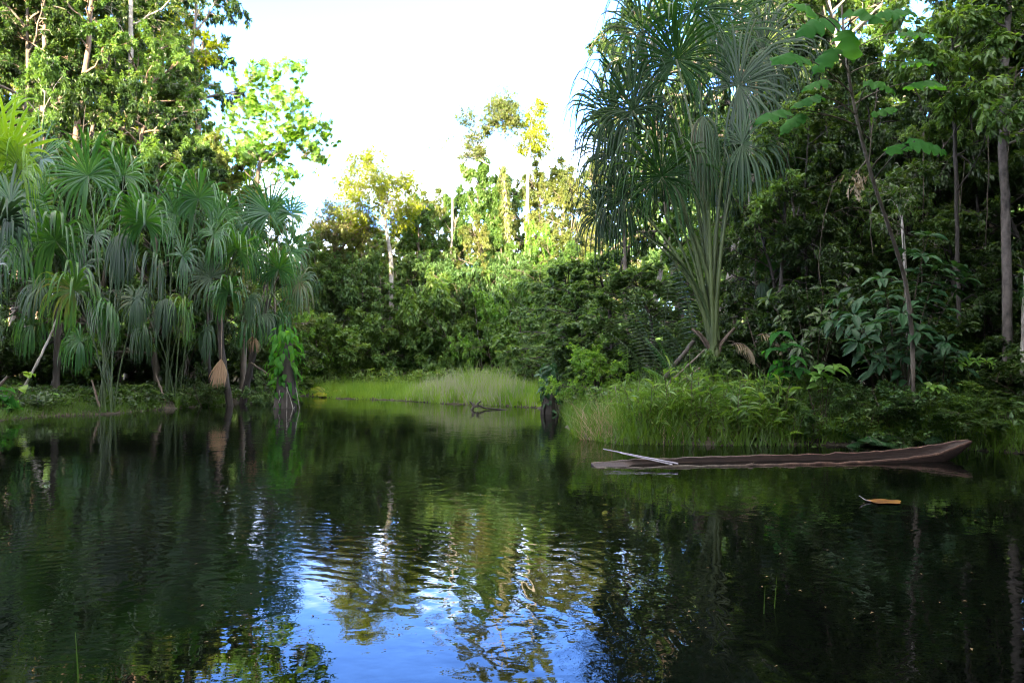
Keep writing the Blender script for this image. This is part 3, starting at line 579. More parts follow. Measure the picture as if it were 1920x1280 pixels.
fan_palm('fan_palm', 'small fan palm behind the stand, crown coloured a sunlit bright green against the sky', G(470, 36),
    [fan(468, 368, 36, 62, 92, .1, mat='palm_sun_tint', droop=.5), fan(495, 400, 36, 60, 50, .2, mat='palm_sun_tint', droop=.7), fan(440, 405, 36, 60, 130, .2, mat='palm_sun_tint', droop=.7), fan(470, 440, 35, 62, 70, .3)],
    'fan palms along the left bank', 17, trunk=[at(468, 600, 36), at(468, 470, 36)], base_r=.14, pr=(.03, .014), boots=0)

# ------------------------------------------------------------------ right bank: the great fan palm
BP = G(1346, 18.5); k18 = dict(mat='palm_grey')
go = dict(wid=.023, nseg=64)
gf = [fan(1268, 112, 18.5, 180, 92, .3, mat='palm_deep', droop=.9, kink=.5, **go), fan(1300, 20, 18.9, 184, 85, .2, mat='palm_deep', droop=.9, **go), fan(1186, 208, 18.2, 184, 125, .2, mat='palm_shade_tint', droop=1.05, kink=.4, **go), fan(1232, 262, 18.8, 174, 150, .3, mat='palm_shade_tint', droop=1.05, kink=.4, **go),
     fan(1240, 332, 18.0, 160, 85, .35, mat='palm_deep', droop=.9, kink=.45, **go), fan(1318, 218, 17.8, 165, -85, .3, mat='palm_shade_tint', kink=.02, spread=1.3, droop=2.2, **go), fan(1385, 160, 18.6, 189, 40, .2, mat='palm_shade_tint', droop=1.05, kink=.4, **go),
     fan(1392, 270, 18.2, 155, 20, .4, mat='palm_deep', droop=1.0, kink=.35, **go), fan(1172, 372, 18.4, 150, 150, .25, mat='palm_shade_tint', kink=.3, droop=1.05, **go), fan(1345, 60, 19.2, 195, 60, .1, mat='palm_deep', droop=.9, kink=.45, **go),
     fan(1230, 150, 19.2, 184, 140, .1, mat='palm_shade_tint', droop=1.05, kink=.4, **go), fan(1290, 290, 19, 146, 60, .2, mat='palm_deep', **go), fan(1145, 215, 18.6, 165, 140, .2, mat='palm_shade_tint', droop=1.05, kink=.38, **go), fan(1128, 400, 18.6, 126, 150, .2, mat='palm_shade_tint', droop=1.05, kink=.3, **go), fan(1205, 60, 19, 165, 130, .2, mat='palm_shade_tint', droop=1.05, kink=.4, **go), fan(1430, 90, 19.2, 184, 30, .1, mat='palm_shade_tint', droop=1.05, kink=.38, **go),
     fan(1150, 290, 18.8, 160, 160, .2, mat='palm_shade_tint', droop=1.05, kink=.38, **go), fan(1330, 330, 19, 135, 70, .2, mat='palm_shade_tint', droop=1.05, kink=.38, **go)]
for k, f in enumerate(gf): f['pr'] = 1.0 if k < 9 else .55
fan_palm('great_fan_palm', 'giant fan palm on the right bank, thick split leaf stalks fanning from one foot', BP, gf,
    None, 21, trunk=[BP + [-.03, 0, .8], BP + [-.08, 0, 1.5], BP + [-.10, 0, 1.9]], base_r=.14, pr=(.078, .026), boots=4, steep=.62, bark='sheath', pet='petiole_green')
p = Geo(); b0 = BP + [-.18, -.1, 2.2]; petiole_geo(p, b0 - BP, at(1232, 452, 17.6) - BP, .05, .03, start=unit(np.array([-.1, 0, 1.])))
pal = [o for o in bpy.data.objects if o.name == 'great_fan_palm'][0]
p.build('bare_leaf_stalk', M['petiole'], pal, True)['label'] = 'broken green leaf stalk without a fan'

# ------------------------------------------------------------------ emergent trees and other individuals given crown by crown
def C(px, py, D, rpx): return (at(px, py, D), rpx / F_PX * D)
def path(*q): return [at(*v) for v in q]
def foot(px, D): return (px, 690 + (CAM_H - ground((px - 960) / F_PX * D, D)) / D * F_PX, D)
rs = random.Random(3)
def CC(D, lst, dj=1.3): return [C(x, y, D + rs.uniform(-dj, dj), r) for x, y, r in lst]
clump_tree(31, 'airy_tree', 'airy tree with tiered hand-shaped leaf clusters, alone against the white sky', 'tree', path(foot(455, 34), (462, 470, 34), (484, 330, 34), (496, 240, 34), (505, 170, 34)), [.15, .12, .10, .07, .035],
    CC(34, [(460, 150, 28), (500, 138, 26), (553, 134, 20), (445, 200, 28), (488, 205, 26), (530, 190, 26), (572, 195, 22), (455, 255, 30), (505, 250, 30), (545, 235, 24), (600, 240, 24), (470, 290, 28), (515, 285, 28), (555, 260, 22), (590, 285, 22), (440, 300, 20), (540, 330, 18), (600, 305, 14)], 1.2),
    'bark', 'leaf_airy', LL=.27, ww=.10, per=9, sub=15, tw=5, twl=.6, style='whorl', droop=.5, limb_r=.4, feather_out=1.2)
clump_tree(32, 'golden_tree', 'golden-yellow tree glowing in the sun above the far shore', 'tree', path(foot(733, 47), (734, 480, 47), (722, 420, 47), (712, 350, 47), (705, 310, 47)), [.20, .16, .10, .07, .04],
    CC(47, [(672, 300, 18), (690, 330, 26), (660, 350, 24), (715, 330, 26), (745, 345, 26), (700, 365, 28), (665, 385, 26), (735, 380, 26), (765, 345, 18), (770, 385, 18), (705, 295, 16), (645, 330, 14), (745, 410, 18), (690, 410, 20)], 1.6),
    'bark_pale', 'leaf_yellow', LL=.2, ww=.09, per=9, sub=24, tw=8, twl=.8, feather_out=1.7)
clump_tree(33, 'golden_tree', 'low broad olive crown left of the glowing golden tree', 'tree', path(foot(630, 50), (628, 480, 50), (628, 420, 50)), [.22, .18, .1],
    CC(50, [(612, 410, 22), (640, 400, 22), (660, 418, 22), (595, 428, 16), (620, 385, 12), (685, 430, 20), (640, 435, 22), (610, 445, 22)]), 'bark_warm', 'leaf_olive', LL=.2, ww=.09, per=7, sub=24, tw=8, twl=.8, feather_out=1.6)
clump_tree(34, 'emergent_tree', 'tallest tree of the far shore, trunk sleeved in climbing vines', 'tree', path(foot(958, 52), (956, 470, 52), (946, 380, 52), (944, 300, 52), (942, 225, 52)), [.30, .24, .2, .13, .05],
    CC(52, [(942, 188, 20), (930, 205, 16), (955, 200, 17), (925, 225, 15), (962, 225, 15), (942, 215, 20), (915, 238, 11), (958, 240, 13)], 1.2) + CC(52, [(872, 212, 14), (888, 258, 18), (880, 285, 14), (898, 280, 12)], .8),
    'bark_pale', 'leaf_olive', LL=.2, ww=.09, per=10, sub=24, tw=8, twl=.6, feather_out=1.6, vines=(4, 17.5, .5, 1300, .3))
clump_tree(35, 'emergent_tree', 'slim pale-trunked tall tree right of the vine-sleeved one', 'tree', path(foot(988, 53), (988, 440, 53), (990, 330, 53), (994, 270, 53), (998, 220, 53)), [.18, .15, .12, .09, .04],
    CC(53, [(1000, 215, 18), (985, 240, 16), (1012, 240, 18), (998, 260, 20), (982, 278, 14), (1018, 268, 13), (1005, 290, 14), (1008, 195, 11)], 1.2), 'bark_pale', 'leaf_yellow', LL=.2, ww=.09, per=9, sub=22, tw=8, twl=.6, feather_out=1.6, vines=(4, 12, .35, 450, .28))
clump_tree(36, 'bare_tree', 'nearly bare tree with thin pale forked branches and a wisp of leaves', 'tree', path(foot(838, 50), (846, 480, 50), (850, 380, 50), (838, 320, 50), (828, 290, 50)), [.11, .09, .07, .04, .02],
    CC(50, [(830, 265, 16), (850, 262, 14), (810, 275, 10), (862, 300, 10), (820, 300, 9), (875, 320, 9)]), 'bark_pale', 'leaf_olive', LL=.2, ww=.08, per=4, sub=6, tw=4)
# the three trunks standing in the left forest
clump_tree(37, 'forest_tree', 'pale straight trunk rising clear through the left forest crowns', 'tree', path(foot(240, 38), (243, 420, 38), (246, 250, 38), (246, 100, 38), (244, -60, 38), (246, -200, 38)), [.19, .17, .15, .13, .10, .05],
    CC(38, [(300, 20, 55), (240, -60, 70), (190, 0, 45), (330, 80, 45), (360, -30, 55), (310, 160, 40), (350, 190, 35), (260, 200, 36), (350, 130, 32)], 2), 'bark_pale', 'leaf_dark', LL=.2, ww=.085, per=25, sub=17, tw=7)
clump_tree(38, 'forest_tree', 'reddish crooked trunk left of the pale straight one in the left forest', 'tree', path(foot(145, 34), (140, 300, 34), (148, 200, 34), (165, 100, 34), (172, 0, 34), (178, -120, 34)), [.19, .16, .14, .12, .10, .05],
    CC(34, [(170, -40, 70), (130, 60, 40), (210, 50, 45), (100, 0, 50), (240, -60, 60), (205, 150, 30)], 2), 'bark_warm', 'leaf_mid', LL=.2, ww=.085, per=25, sub=17, tw=7)
clump_tree(39, 'forest_tree', 'forked grey trunk beside the sunlit palm at the left edge', 'tree', path(foot(78, 33), (78, 260, 33), (84, 170, 33), (84, 80, 33), (80, -40, 33)), [.15, .13, .11, .09, .05],
    CC(33, [(60, 20, 50), (20, 60, 50), (100, -40, 60), (10, -30, 60), (30, 130, 38), (110, 110, 28)], 2), 'bark_warm', 'leaf_dark', LL=.2, ww=.085, per=25, sub=16, tw=7)
clump_tree(40, 'forest_tree', 'thin twin stems with sunlit orange bark near the top of the left forest', 'tree', path(foot(60, 36), (58, 260, 36), (56, 130, 36), (60, 0, 36), (50, -100, 36)), [.16, .13, .12, .1, .05],
    CC(36, [(40, -20, 60), (90, 30, 40), (60, 90, 30)], 2), 'bark_warm', 'leaf_olive', LL=.2, ww=.085, per=20, sub=15, tw=6)
clump_tree(41, 'forest_tree', 'yellow-leaved tree peeping out behind the dark crown at the sky edge', 'tree', path(foot(370, 44), (372, 300, 44), (370, 160, 44), (380, 80, 44)), [.24, .2, .15, .06],
    CC(44, [(380, 75, 26), (395, 105, 22), (365, 120, 26), (350, 70, 26), (405, 85, 14), (372, 165, 26), (330, 40, 30), (300, 110, 36)], 2), 'bark_warm', 'leaf_yellow', LL=.2, ww=.085, per=18, sub=12, tw=5)

# ------------------------------------------------------------------ right bank individuals
def big_leaf(px, py, D, dx, dz, L, w=.9, dy=-.3, nz=1.): return (at(px, py, D), np.array([dx, dy, dz]), L, w, nz)
Dp = 11.5
T_LOBED = (lambda: (lambda rows: _grid_leaf(rows))([(-.16, .18, -.08, -.06), (-.10, .40, -.04, -.14), (-.02, .50, -.01, -.17), (.06, .38, .02, -.10), (.14, .54, .03, -.18), (.24, .60, .03, -.20), (.33, .42, .03, -.11), (.42, .52, .02, -.17), (.52, .54, .0, -.18), (.60, .34, -.02, -.08), (.70, .38, -.05, -.12), (.80, .30, -.09, -.10), (.87, .15, -.13, -.04), (1, .01, -.22, 0)]))()
def broadleaf_sapling():
    base = at(*foot(1712, 14.2)); e = thing('large_leaved_sapling', base, 'leaning slender sapling with huge umbrella-like leaves, towering above the canoe', 'tree')
    P = np.array([base - [0, 0, .2]] + path((1712, 640, 14), (1700, 530, 13.6), (1672, 440, 13.2), (1640, 350, 12.8), (1612, 250, 12.5), (1592, 150, 12.3), (1582, 70, 12.2), (1578, 10, 12.2)))
    tt = np.linspace(0, 1, 40); P = np.stack([np.interp(tt, np.linspace(0, 1, len(P)), P[:, i]) for i in range(3)], 1)
    for _ in range(3): P[1:-1] = (P[:-2] + 2 * P[1:-1] + P[2:]) / 4
    w = Geo(); tubes(w, P[None] - base, np.interp(tt, [0, .5, 1], [.042, .034, .016])[None] * (1 + .06 * RNG.normal(size=(1, 40))), 8); w.build('trunk', M['bark'], e, True)
    spec = [(1555, 35, -1, -.35, .95, .75), (1600, 20, .7, -.5, .85, .7), (1530, 25, -.8, .25, .8, .7), (1500, 105, -1, -.25, .95, .6), (1655, 22, 1, .1, .85, .45), (1690, 60, 1, -.12, .85, .4), (1560, 95, -.6, -.6, .7, .6), (1545, 150, -.9, -.3, .7, .45),
            (1470, 205, -1, -.3, .85, .4), (1500, 215, -.7, -.5, .7, .4), (1630, 150, .8, -.35, .7, .5), (1700, 115, 1, -.1, .7, .35), (1715, 155, 1, .05, .9, .3), (1640, 210, .9, .2, .6, .45), (1715, 265, 1, -.15, .9, .55), (1530, 180, -1, -.35, .8, .35), (1592, 60, .1, -1, .8, .6), (1690, 270, -.8, -.5, .6, .5)]
    rng = np.random.default_rng(5)
    for px, py, dx, dz, L, wd in spec:
        hub = at(px, py, 12.0 + rng.uniform(-.7, .5)); k = np.argmin(np.abs(P[:, 2] - (hub[2] - .25))); g = Geo(); a = P[k]
        s = np.linspace(0, 1, 8)[:, None]; q = (1 - s) ** 2 * a + 2 * s * (1 - s) * ((a + hub) / 2 + [0, 0, .18]) + s ** 2 * hub; tubes(g, q[None] - base, np.linspace(.014, .007, 8)[None], 5, 1)
        d = np.array([[dx, rng.uniform(-.7, .1), dz]]); tp = (T_LOBED[0] + rng.normal(size=T_LOBED[0].shape) * [.035, .02, .035], T_LOBED[1]); leaves(g, (hub - base)[None], d, np.array([[rng.uniform(-.35, .35), -.75 * (wd / .6), 1.]]), L * .70, L * .62, tp, 0, rng.random())
        g.build('leaf', [M['leaf_big'], M['twig']], e)
    g = Geo(); K = 34; c = at(1610, 340, 12.5) - base                                    # the withered bunch
    pos = c + rng.normal(size=(K, 3)) * [.09, .08, .10]; L = rng.uniform(.15, .32, K); dn = unit(np.stack([rng.normal(size=K) * .2, rng.normal(size=K) * .2, -np.ones(K)], 1))
    Q = curve(pos, dn, L, 7, np.array([0, 0, -1.2]), rng, .3); ribbons(g, Q, (np.sin(np.linspace(.2, 3., 7)) * .03)[None] * rng.uniform(.6, 1.2, (K, 1)), unit(rng.normal(size=(K, 7, 3)) + [0, 0, 0]), 0, rng.random(K)); tubes(g, np.array([[P[22] - base, c + [0, 0, .2], c]]), np.full((1, 3), .012), 4, 1)
    dl = g.build('withered_leaves', [M['straw'], M['twig']], e); dl['label'] = 'bunch of curled grey-brown dead leaves'; dl['kind'] = 'stuff'
broadleaf_sapling()
def leafy_plant(name, label, base, stems, LL, ww, seed, mat='leaf_teal', tpl=T_OVAL, per=9, group=None, r0=.02, whorl=7, cat='shrub', tipdroop=.45, wood='twig'):
    """broad-leaved plant: stems lead to given tips, leaves in rosettes at the tips and along the stems"""
    rng = np.random.default_rng(seed); base = np.array(base, float); e = thing(name, base, label, cat, group); w, c = Geo(), Geo()
    for tip in stems:
        tip = np.array(tip); s = np.linspace(0, 1, 9)[:, None]; mid = base + (tip - base) * [.35, .35, .65]; q = (1 - s) ** 2 * base + 2 * s * (1 - s) * mid + s ** 2 * tip; q = q - base
        tubes(w, q[None], np.linspace(r0, r0 * .3, 9)[None], 5)
        K = per + whorl; t = np.concatenate([rng.uniform(.45, .95, per), np.full(whorl, .995)]); p_, T = along(np.repeat(q[None], K, 0), t); a = np.arange(K) * 2.4 + rng.uniform(0, .6, K); T = unit(T)
        X = unit(np.cross(T, [0.3, 1, 0.])); Y = np.cross(T, X); d = np.cos(a)[:, None] * X + np.sin(a)[:, None] * Y + T * .3 + [0, 0, -tipdroop * .6]
        sc = rng.uniform(.6, 1.15, K); leaves(c, p_ + unit(d) * .03, d, np.array([0, -.3, 1.]) + rng.normal(size=(K, 3)) * .25, LL * sc, ww * sc, tpl, 0, rng.random(K))
    w.build('stem', M[wood], e, True); c.build('foliage', M[mat], e); return e
rs2 = np.random.default_rng(9)
def tips(D, lst, j=.5): return [at(x, y, D + rs2.uniform(-j, j)) for x, y in lst]
leafy_plant('broad_leaved_shrub', 'dark teal shrub with rosettes of long drooping leaves over the right half of the canoe', at(*foot(1690, 15.2)), tips(14.6, [(1700, 470), (1730, 480), (1760, 505), (1790, 500), (1745, 545), (1700, 530), (1665, 560), (1630, 560), (1600, 590), (1640, 605), (1705, 595), (1720, 620), (1690, 585), (1775, 540), (1570, 560), (1560, 600), (1610, 640), (1810, 520), (1655, 520), (1740, 440)], .7), .40, .15, 51, per=10, whorl=9)
leafy_plant('broad_leaved_shrub', 'dark shrub with one star-shaped leaf rosette between the big shrub and the right trunk', at(*foot(1765, 15.5)), tips(14.8, [(1775, 640), (1790, 660), (1750, 665), (1720, 680), (1800, 690)], .5), .38, .13, 52, per=8, whorl=9)
leafy_plant('broad_leaved_shrub', 'dim shrub behind the grassy bank, left of the big rosette shrub', at(*foot(1530, 17)), tips(16.5, [(1480, 545), (1510, 520), (1545, 540), (1500, 570), (1540, 590), (1575, 530), (1470, 590), (1520, 620), (1560, 640), (1440, 560), (1600, 500), (1590, 560), (1455, 620), (1500, 650)], .9), .32, .12, 53, per=12, whorl=8, mat='leaf_dark')
leafy_plant('oval_leaved_sapling', 'sapling with big pale oval leaves standing at the back of the grassy bank', at(*foot(1480, 15.2)), tips(15, [(1460, 622), (1445, 655), (1478, 645), (1462, 675), (1490, 668), (1452, 700), (1468, 690), (1500, 690)], .25), .40, .20, 54, mat='leaf_big', tpl=T_HEART, per=1, whorl=3, r0=.012, tipdroop=1.0)
leafy_plant('oval_leaved_sapling', 'bright green sapling with a few wide leaves right of the pale oval-leaved one', at(*foot(1545, 14.8)), tips(14.6, [(1540, 690), (1555, 705), (1528, 700), (1572, 685), (1560, 690)], .2), .30, .2, 55, mat='leaf_light', tpl=T_HEART, per=1, whorl=3, r0=.01, tipdroop=.7)
leafy_plant('oval_leaved_sapling', 'seedling with one cluster of glowing yellow-green leaves left of the right trunk', at(*foot(1748, 14.6)), tips(14.2, [(1748, 722), (1757, 727), (1740, 730)], .1), .20, .14, 56, mat='leaf_light', tpl=T_HEART, per=0, whorl=5, r0=.01)
leafy_plant('oval_leaved_sapling', 'thin seedling with a flat spray of bright leaves against the dark right forest', at(*foot(1845, 16)), tips(15, [(1815, 672), (1832, 675), (1850, 676), (1800, 680), (1862, 680)], .1), .17, .1, 57, mat='leaf_light', tpl=T_HEART, per=2, whorl=5, r0=.009)
for k, (px, D, tp, r, wd, lb) in enumerate([(1884, 15.6, -120, .19, 'bark_mottled', 'stout mottled trunk at the right edge, forking near the top of the picture'), (1925, 15.0, 380, .07, 'bark_pale', 'thin whitish stem leaning at the very right edge')]):
    if k == 0:
        clump_tree(60, 'forest_tree', lb, 'tree', path(foot(1890, D), (1888, 500, D), (1880, 300, D), (1884, 130, D), (1892, 0, D), (1896, -150, D)), [.105, .10, .09, .08, .06, .03],
            CC(D, [(1840, 20, 60), (1830, 70, 50), (1930, 60, 60), (1900, -80, 90), (1790, -20, 60), (1780, 120, 40), (1960, 200, 60), (1850, 150, 36)], 1.5), wd, 'leaf_dark', LL=.16, ww=.065, per=14, sub=18, tw=6, twl=.35)
    else:
        clump_tree(61, 'slender_tree', lb, 'tree', path(foot(1912, D), (1920, 600, D), (1932, 400, D), (1945, 200, D)), [.06, .05, .04, .02], CC(D, [(1950, 190, 60), (1960, 300, 50)]), wd, 'leaf_dark', LL=.16, ww=.065, per=12, sub=12, tw=5)
clump_tree(62, 'slender_tree', 'thin pale trunk standing behind the giant fan palm, right of its stalks', 'tree', path(foot(1440, 22), (1420, 560, 22), (1408, 470, 22), (1410, 300, 22), (1400, 100, 22)), [.13, .11, .1, .08, .04],
    CC(22, [(1400, 80, 70), (1450, 20, 70), (1480, 120, 60), (1380, -20, 60), (1440, 200, 45)], 1.5), 'bark_pale', 'leaf_dark', LL=.18, ww=.07, per=14, sub=14, tw=6)
clump_tree(63, 'slender_tree', 'diagonal thin pole leaning right above the dark shrubs', 'tree', path(foot(1420, 20), (1440, 600, 20), (1490, 420, 20), (1530, 280, 20)), [.05, .045, .035, .02], CC(20, [(1535, 270, 40), (1550, 200, 40), (1510, 230, 30)]), 'twig', 'leaf_dark', LL=.18, ww=.07, per=12, sub=10, tw=5)
clump_tree(64, 'slender_tree', 'white-blotched thin stem under the big rosette shrub', 'tree', path(foot(1706, 16), (1708, 700, 16), (1700, 560, 16), (1690, 400, 16)), [.07, .06, .05, .03], CC(16, [(1690, 380, 50), (1720, 330, 40), (1660, 350, 40)]), 'bark_pale', 'leaf_dark', LL=.16, ww=.07, per=12, sub=12, tw=5)
clump_tree(66, 'slender_tree', 'tree with fresh green leaf sprays left of the fork of the right trunk', 'tree', path(foot(1800, 16.5), (1796, 500, 16), (1790, 250, 15.5), (1785, 60, 15.2)), [.05, .045, .04, .02],
    [C(x, y, 14.6 + rs.uniform(-.8, .8), r) for x, y, r in [(1740, 70, 42), (1800, 50, 46), (1850, 90, 40), (1770, 130, 40), (1840, 170, 40), (1790, 200, 34), (1710, 120, 32), (1880, 210, 30), (1700, 30, 36)]], 'bark_dark', 'leaf_mid', LL=.20, ww=.075, per=13, sub=16, tw=6, twl=.35, droop=.7, feather_out=1.2)
clump_tree(67, 'slender_tree', 'small tree holding a flat horizontal spray of green leaves right of the palm crown', 'tree', path(foot(1460, 18.5), (1462, 560, 18.2), (1470, 420, 18), (1475, 330, 18)), [.06, .05, .04, .02],
    [C(x, y, 17.4 + rs.uniform(-.4, .4), r) for x, y, r in [(1405, 385, 20), (1430, 378, 22), (1460, 372, 22), (1450, 240, 30), (1490, 215, 30), (1480, 340, 26)]], 'bark_dark', 'leaf_mid', LL=.15, ww=.06, per=12, sub=16, tw=6, twl=.3, feather_out=1.2)
# left bank poles
clump_tree(65, 'slender_tree', 'thin leaning pole with round green leaves low on it, left bank', 'tree', path((25, 757, 24), (60, 700, 24), (85, 650, 24.3), (100, 615, 24.6), (120, 560, 25)), [.05, .045, .04, .03, .02], CC(25, [(125, 540, 30)]), 'bark_pale', 'leaf_dark', LL=.2, ww=.09, per=10, sub=8, tw=4)

leafy_plant('climbing_plant', 'little climber with round yellow-green leaves low on the leaning left pole', path((30, 752, 23.9))[0], [at(50, 698, 23.9), at(46, 722, 23.9), at(58, 700, 23.9), at(40, 726, 23.9)], .24, .24, 58, mat='leaf_light', tpl=T_HEART, per=0, whorl=3, r0=.012, tipdroop=1.2)
leafy_plant('oval_leaved_sapling', 'seedling with big upright leaves at the foot of the white-blotched trunk', path((100, 768, 24.6))[0], [at(97, 738, 24.6), at(104, 745, 24.6), at(110, 742, 24.6)], .34, .22, 59, mat='leaf_light', tpl=T_HEART, per=0, whorl=3, r0=.012, tipdroop=.8)
leafy_plant('broad_leaved_shrub', 'shrub with wide heart leaves low at the very left edge of the shore', path((5, 775, 22))[0], [at(5, 735, 22), at(-10, 750, 22), at(18, 752, 22), at(12, 728, 22), at(25, 765, 22)], .4, .28, 60, mat='leaf_big', tpl=T_HEART, per=2, whorl=3, r0=.012, tipdroop=.8)
# ------------------------------------------------------------------ kinds of tree and shrub
proto('tall1', 'forest_tree', '', 'tree', 'bark', 'leaf_dark', seed=101, H=20, R=4.0, bare=.38, limbs=20, sec=7, twigs=6, per=27, LL=0.239, ww=0.104, r0=.26, lift=.6)
proto('tall2', 'forest_tree', '', 'tree', 'bark_warm', 'leaf_mid', seed=102, H=20, R=3.8, bare=.42, limbs=18, sec=7, twigs=6, per=27, LL=0.230, ww=0.095, r0=.24, lift=.7, shape='top')
proto('tall3', 'forest_tree', '', 'tree', 'bark_pale', 'leaf_mid', seed=103, H=20, R=3.6, bare=.5, limbs=16, sec=7, twigs=6, per=26, LL=0.248, ww=0.104, r0=.22, lift=.8, shape='round')
proto('round1', 'broadleaf_tree', '', 'tree', 'bark_dark', 'leaf_dark', seed=104, H=10, R=3.2, bare=.12, limbs=22, sec=7, twigs=6, per=27, LL=0.202, ww=0.085, r0=.16, droop=.5)
proto('round2', 'broadleaf_tree', '', 'tree', 'bark', 'leaf_mid', seed=105, H=10, R=3.2, bare=.15, limbs=22, sec=7, twigs=6, per=26, LL=0.221, ww=0.095, r0=.16, shape='cone', droop=.4)
proto('round3', 'broadleaf_tree', '', 'tree', 'bark', 'leaf_olive', seed=106, H=10, R=3.0, bare=.2, limbs=20, sec=7, twigs=6, per=26, LL=0.184, ww=0.076, r0=.15, lift=.9)
proto('bush1', 'shrub', '', 'shrub', 'twig', 'leaf_dark', ('stem', 'foliage'), seed=107, H=4, R=2.2, bare=.03, limbs=26, sec=6, twigs=5, per=23, LL=0.184, ww=0.081, r0=.05, stems=4, wob=.09, lift=.6)
proto('bush2', 'shrub', '', 'shrub', 'twig', 'leaf_mid', ('stem', 'foliage'), seed=108, H=4, R=2.2, bare=.03, limbs=26, sec=6, twigs=5, per=23, LL=0.221, ww=0.095, r0=.05, stems=5, wob=.09, lift=.7, shape='round', droop=.5)
proto('bush3', 'shrub', '', 'shrub', 'twig', 'leaf_light', ('stem', 'foliage'), seed=109, H=4, R=2.2, bare=.05, limbs=22, sec=6, twigs=5, per=19, LL=0.184, ww=0.076, r0=.05, stems=4, wob=.09, lift=.8)
proto('pole1', 'slender_tree', '', 'tree', 'bark_dark', 'leaf_dark', seed=110, H=12, R=1.7, bare=.55, limbs=12, sec=5, twigs=5, per=26, LL=0.202, ww=0.085, r0=.08, lift=.8, wob=.03)
proto('pole2', 'slender_tree', '', 'tree', 'bark_pale', 'leaf_mid', seed=111, H=12, R=1.9, bare=.5, limbs=14, sec=5, twigs=5, per=26, LL=0.202, ww=0.085, r0=.09, lift=.8, wob=.03)
proto('fine1', 'fine_leaved_tree', '', 'tree', 'bark', 'leaf_mid', seed=112, H=12, R=3.2, bare=.25, limbs=20, sec=8, twigs=7, per=31, LL=0.138, ww=0.052, r0=.13, lift=.6, bend=-.5)
proto('viney', 'vine_covered_tree', '', 'tree', 'bark', 'leaf_mid', seed=113, H=11, R=1.5, bare=.04, limbs=40, sec=4, twigs=5, per=23, LL=0.258, ww=0.123, r0=.13, shape='col', lift=.2, droop=.9, tw=.35)
def top(py, D, px=960): return at(px, py, D)[2]
def row(entries, group):
    for (k, px, D, tp, W, lab, *lf) in entries:
        x, y, _ = G(px, D); n = None
        g0 = ground(x, y); plant(k, x, y, top(tp, D) - g0 + .1, W, lab, group, leaf=lf[0] if lf else None)
# far shore, front edge to back; (kind, pixel column of the trunk, distance, pixel row of the top, crown half width)
far_front = [('bush2', 600, 44, 600, 2.4, 'bright shrub right of the epiphyte-covered stump, above the yellow fern'), ('bush2', 640, 45, 590, 2.6, 'dark low shrub at the back of the sunlit marsh grass'), ('bush2', 690, 46, 610, 2.2, 'leafy shrub left of the vine-draped column on the far shore'),
    ('bush2', 770, 46, 560, 2.8, 'dark rounded shrub right of the vine-draped column'), ('bush2', 820, 46, 540, 2.7, 'broad-leaved shrub behind the pale seeding grass'), ('bush2', 880, 46, 520, 3.0, 'tall dark shrub behind the tallest pale grass'),
    ('bush3', 930, 44, 560, 2.3, 'light twiggy shrub right of the dark gap in the far shore'), ('bush2', 985, 42, 540, 2.5, 'shrub standing where the far shore bends toward the right bank'), ('bush2', 1020, 38, 600, 2.4, 'low dark shrub behind the leafy stump in the water'),
    ('bush3', 560, 42, 590, 1.8, 'bright shrub just behind the epiphyte-covered stump')]
row(far_front, 'shrubs lining the far shore')
far_mid = [('round2', 600, 50, 470, 3.0, 'olive-green crown right of the leaning fan palm, catching some sun'), ('round3', 655, 52, 440, 3.2, 'yellowish fine crown under the golden tree'), ('viney', 685, 47, 470, 1.0, 'green column of vines below the golden tree, left of its trunk'),
    ('round2', 720, 52, 500, 2.8, 'dark crown at the foot of the golden tree'), ('viney', 728, 45.5, 520, 1.1, 'vine-draped column right of the sunlit marsh grass'), ('round2', 790, 52, 380, 3.4, 'broad green crown right of the golden tree trunk'),
    ('round2', 845, 52, 375, 3.2, 'bright green crown below the nearly bare tree'), ('round3', 900, 50, 440, 3.0, 'grey-green twiggy crown left of the vine-sleeved giant'), ('round2', 950, 51, 450, 2.8, 'crown hiding the foot of the vine-sleeved giant'),
    ('bush3', 1010, 50, 440, 2.2, 'glowing yellow-green bushy top right of the pale tall trunk'), ('round3', 1050, 48, 450, 3.0, 'pale sunlit crown left of the giant palm fronds'), ('fine1', 1000, 46, 500, 2.6, 'fine-leaved crown in front of the pale tall trunk'),
    ('pole2', 870, 47, 520, 1.6, 'slim pole tree in the dark middle of the far shore'), ('pole1', 760, 49, 480, 1.5, 'thin dark tree between golden tree and broad green crown'), ('pole2', 935, 46, 540, 1.3, 'slim pale stem in the dark gap of the far shore'), ('pole2', 905, 45.5, 560, 1.2, 'second slim pale stem, left one of the pair in the dark gap'),
    ('fine1', 560, 46, 440, 2.4, 'feathery crown behind the leaning fan palm'), ('round2', 1095, 44, 470, 2.8, 'crown half hidden by the left drooping fans of the giant palm')]
row(far_mid, 'trees of the far shore')
fill = ['right above the epiphyte-covered stump', 'between the stump and the golden tree', 'under the golden tree', 'just right of the golden tree', 'under the broad green crown', 'above the dark gap of the far shore', 'left of the vine-sleeved giant', 'under the vine-sleeved giant', 'right of the vine-sleeved giant', 'under the pale tall trunk', 'left of the giant palm fronds']
row([(('bush2', 'round3', 'bush3')[k % 3], 575 + 47 * k, 47.8 + (k % 2), 515 - 14 * (k % 3), 2.9, 'grey-green bushy mass on the far wall, ' + t, 'leaf_cool') for k, t in enumerate(fill)], 'trees of the far shore')
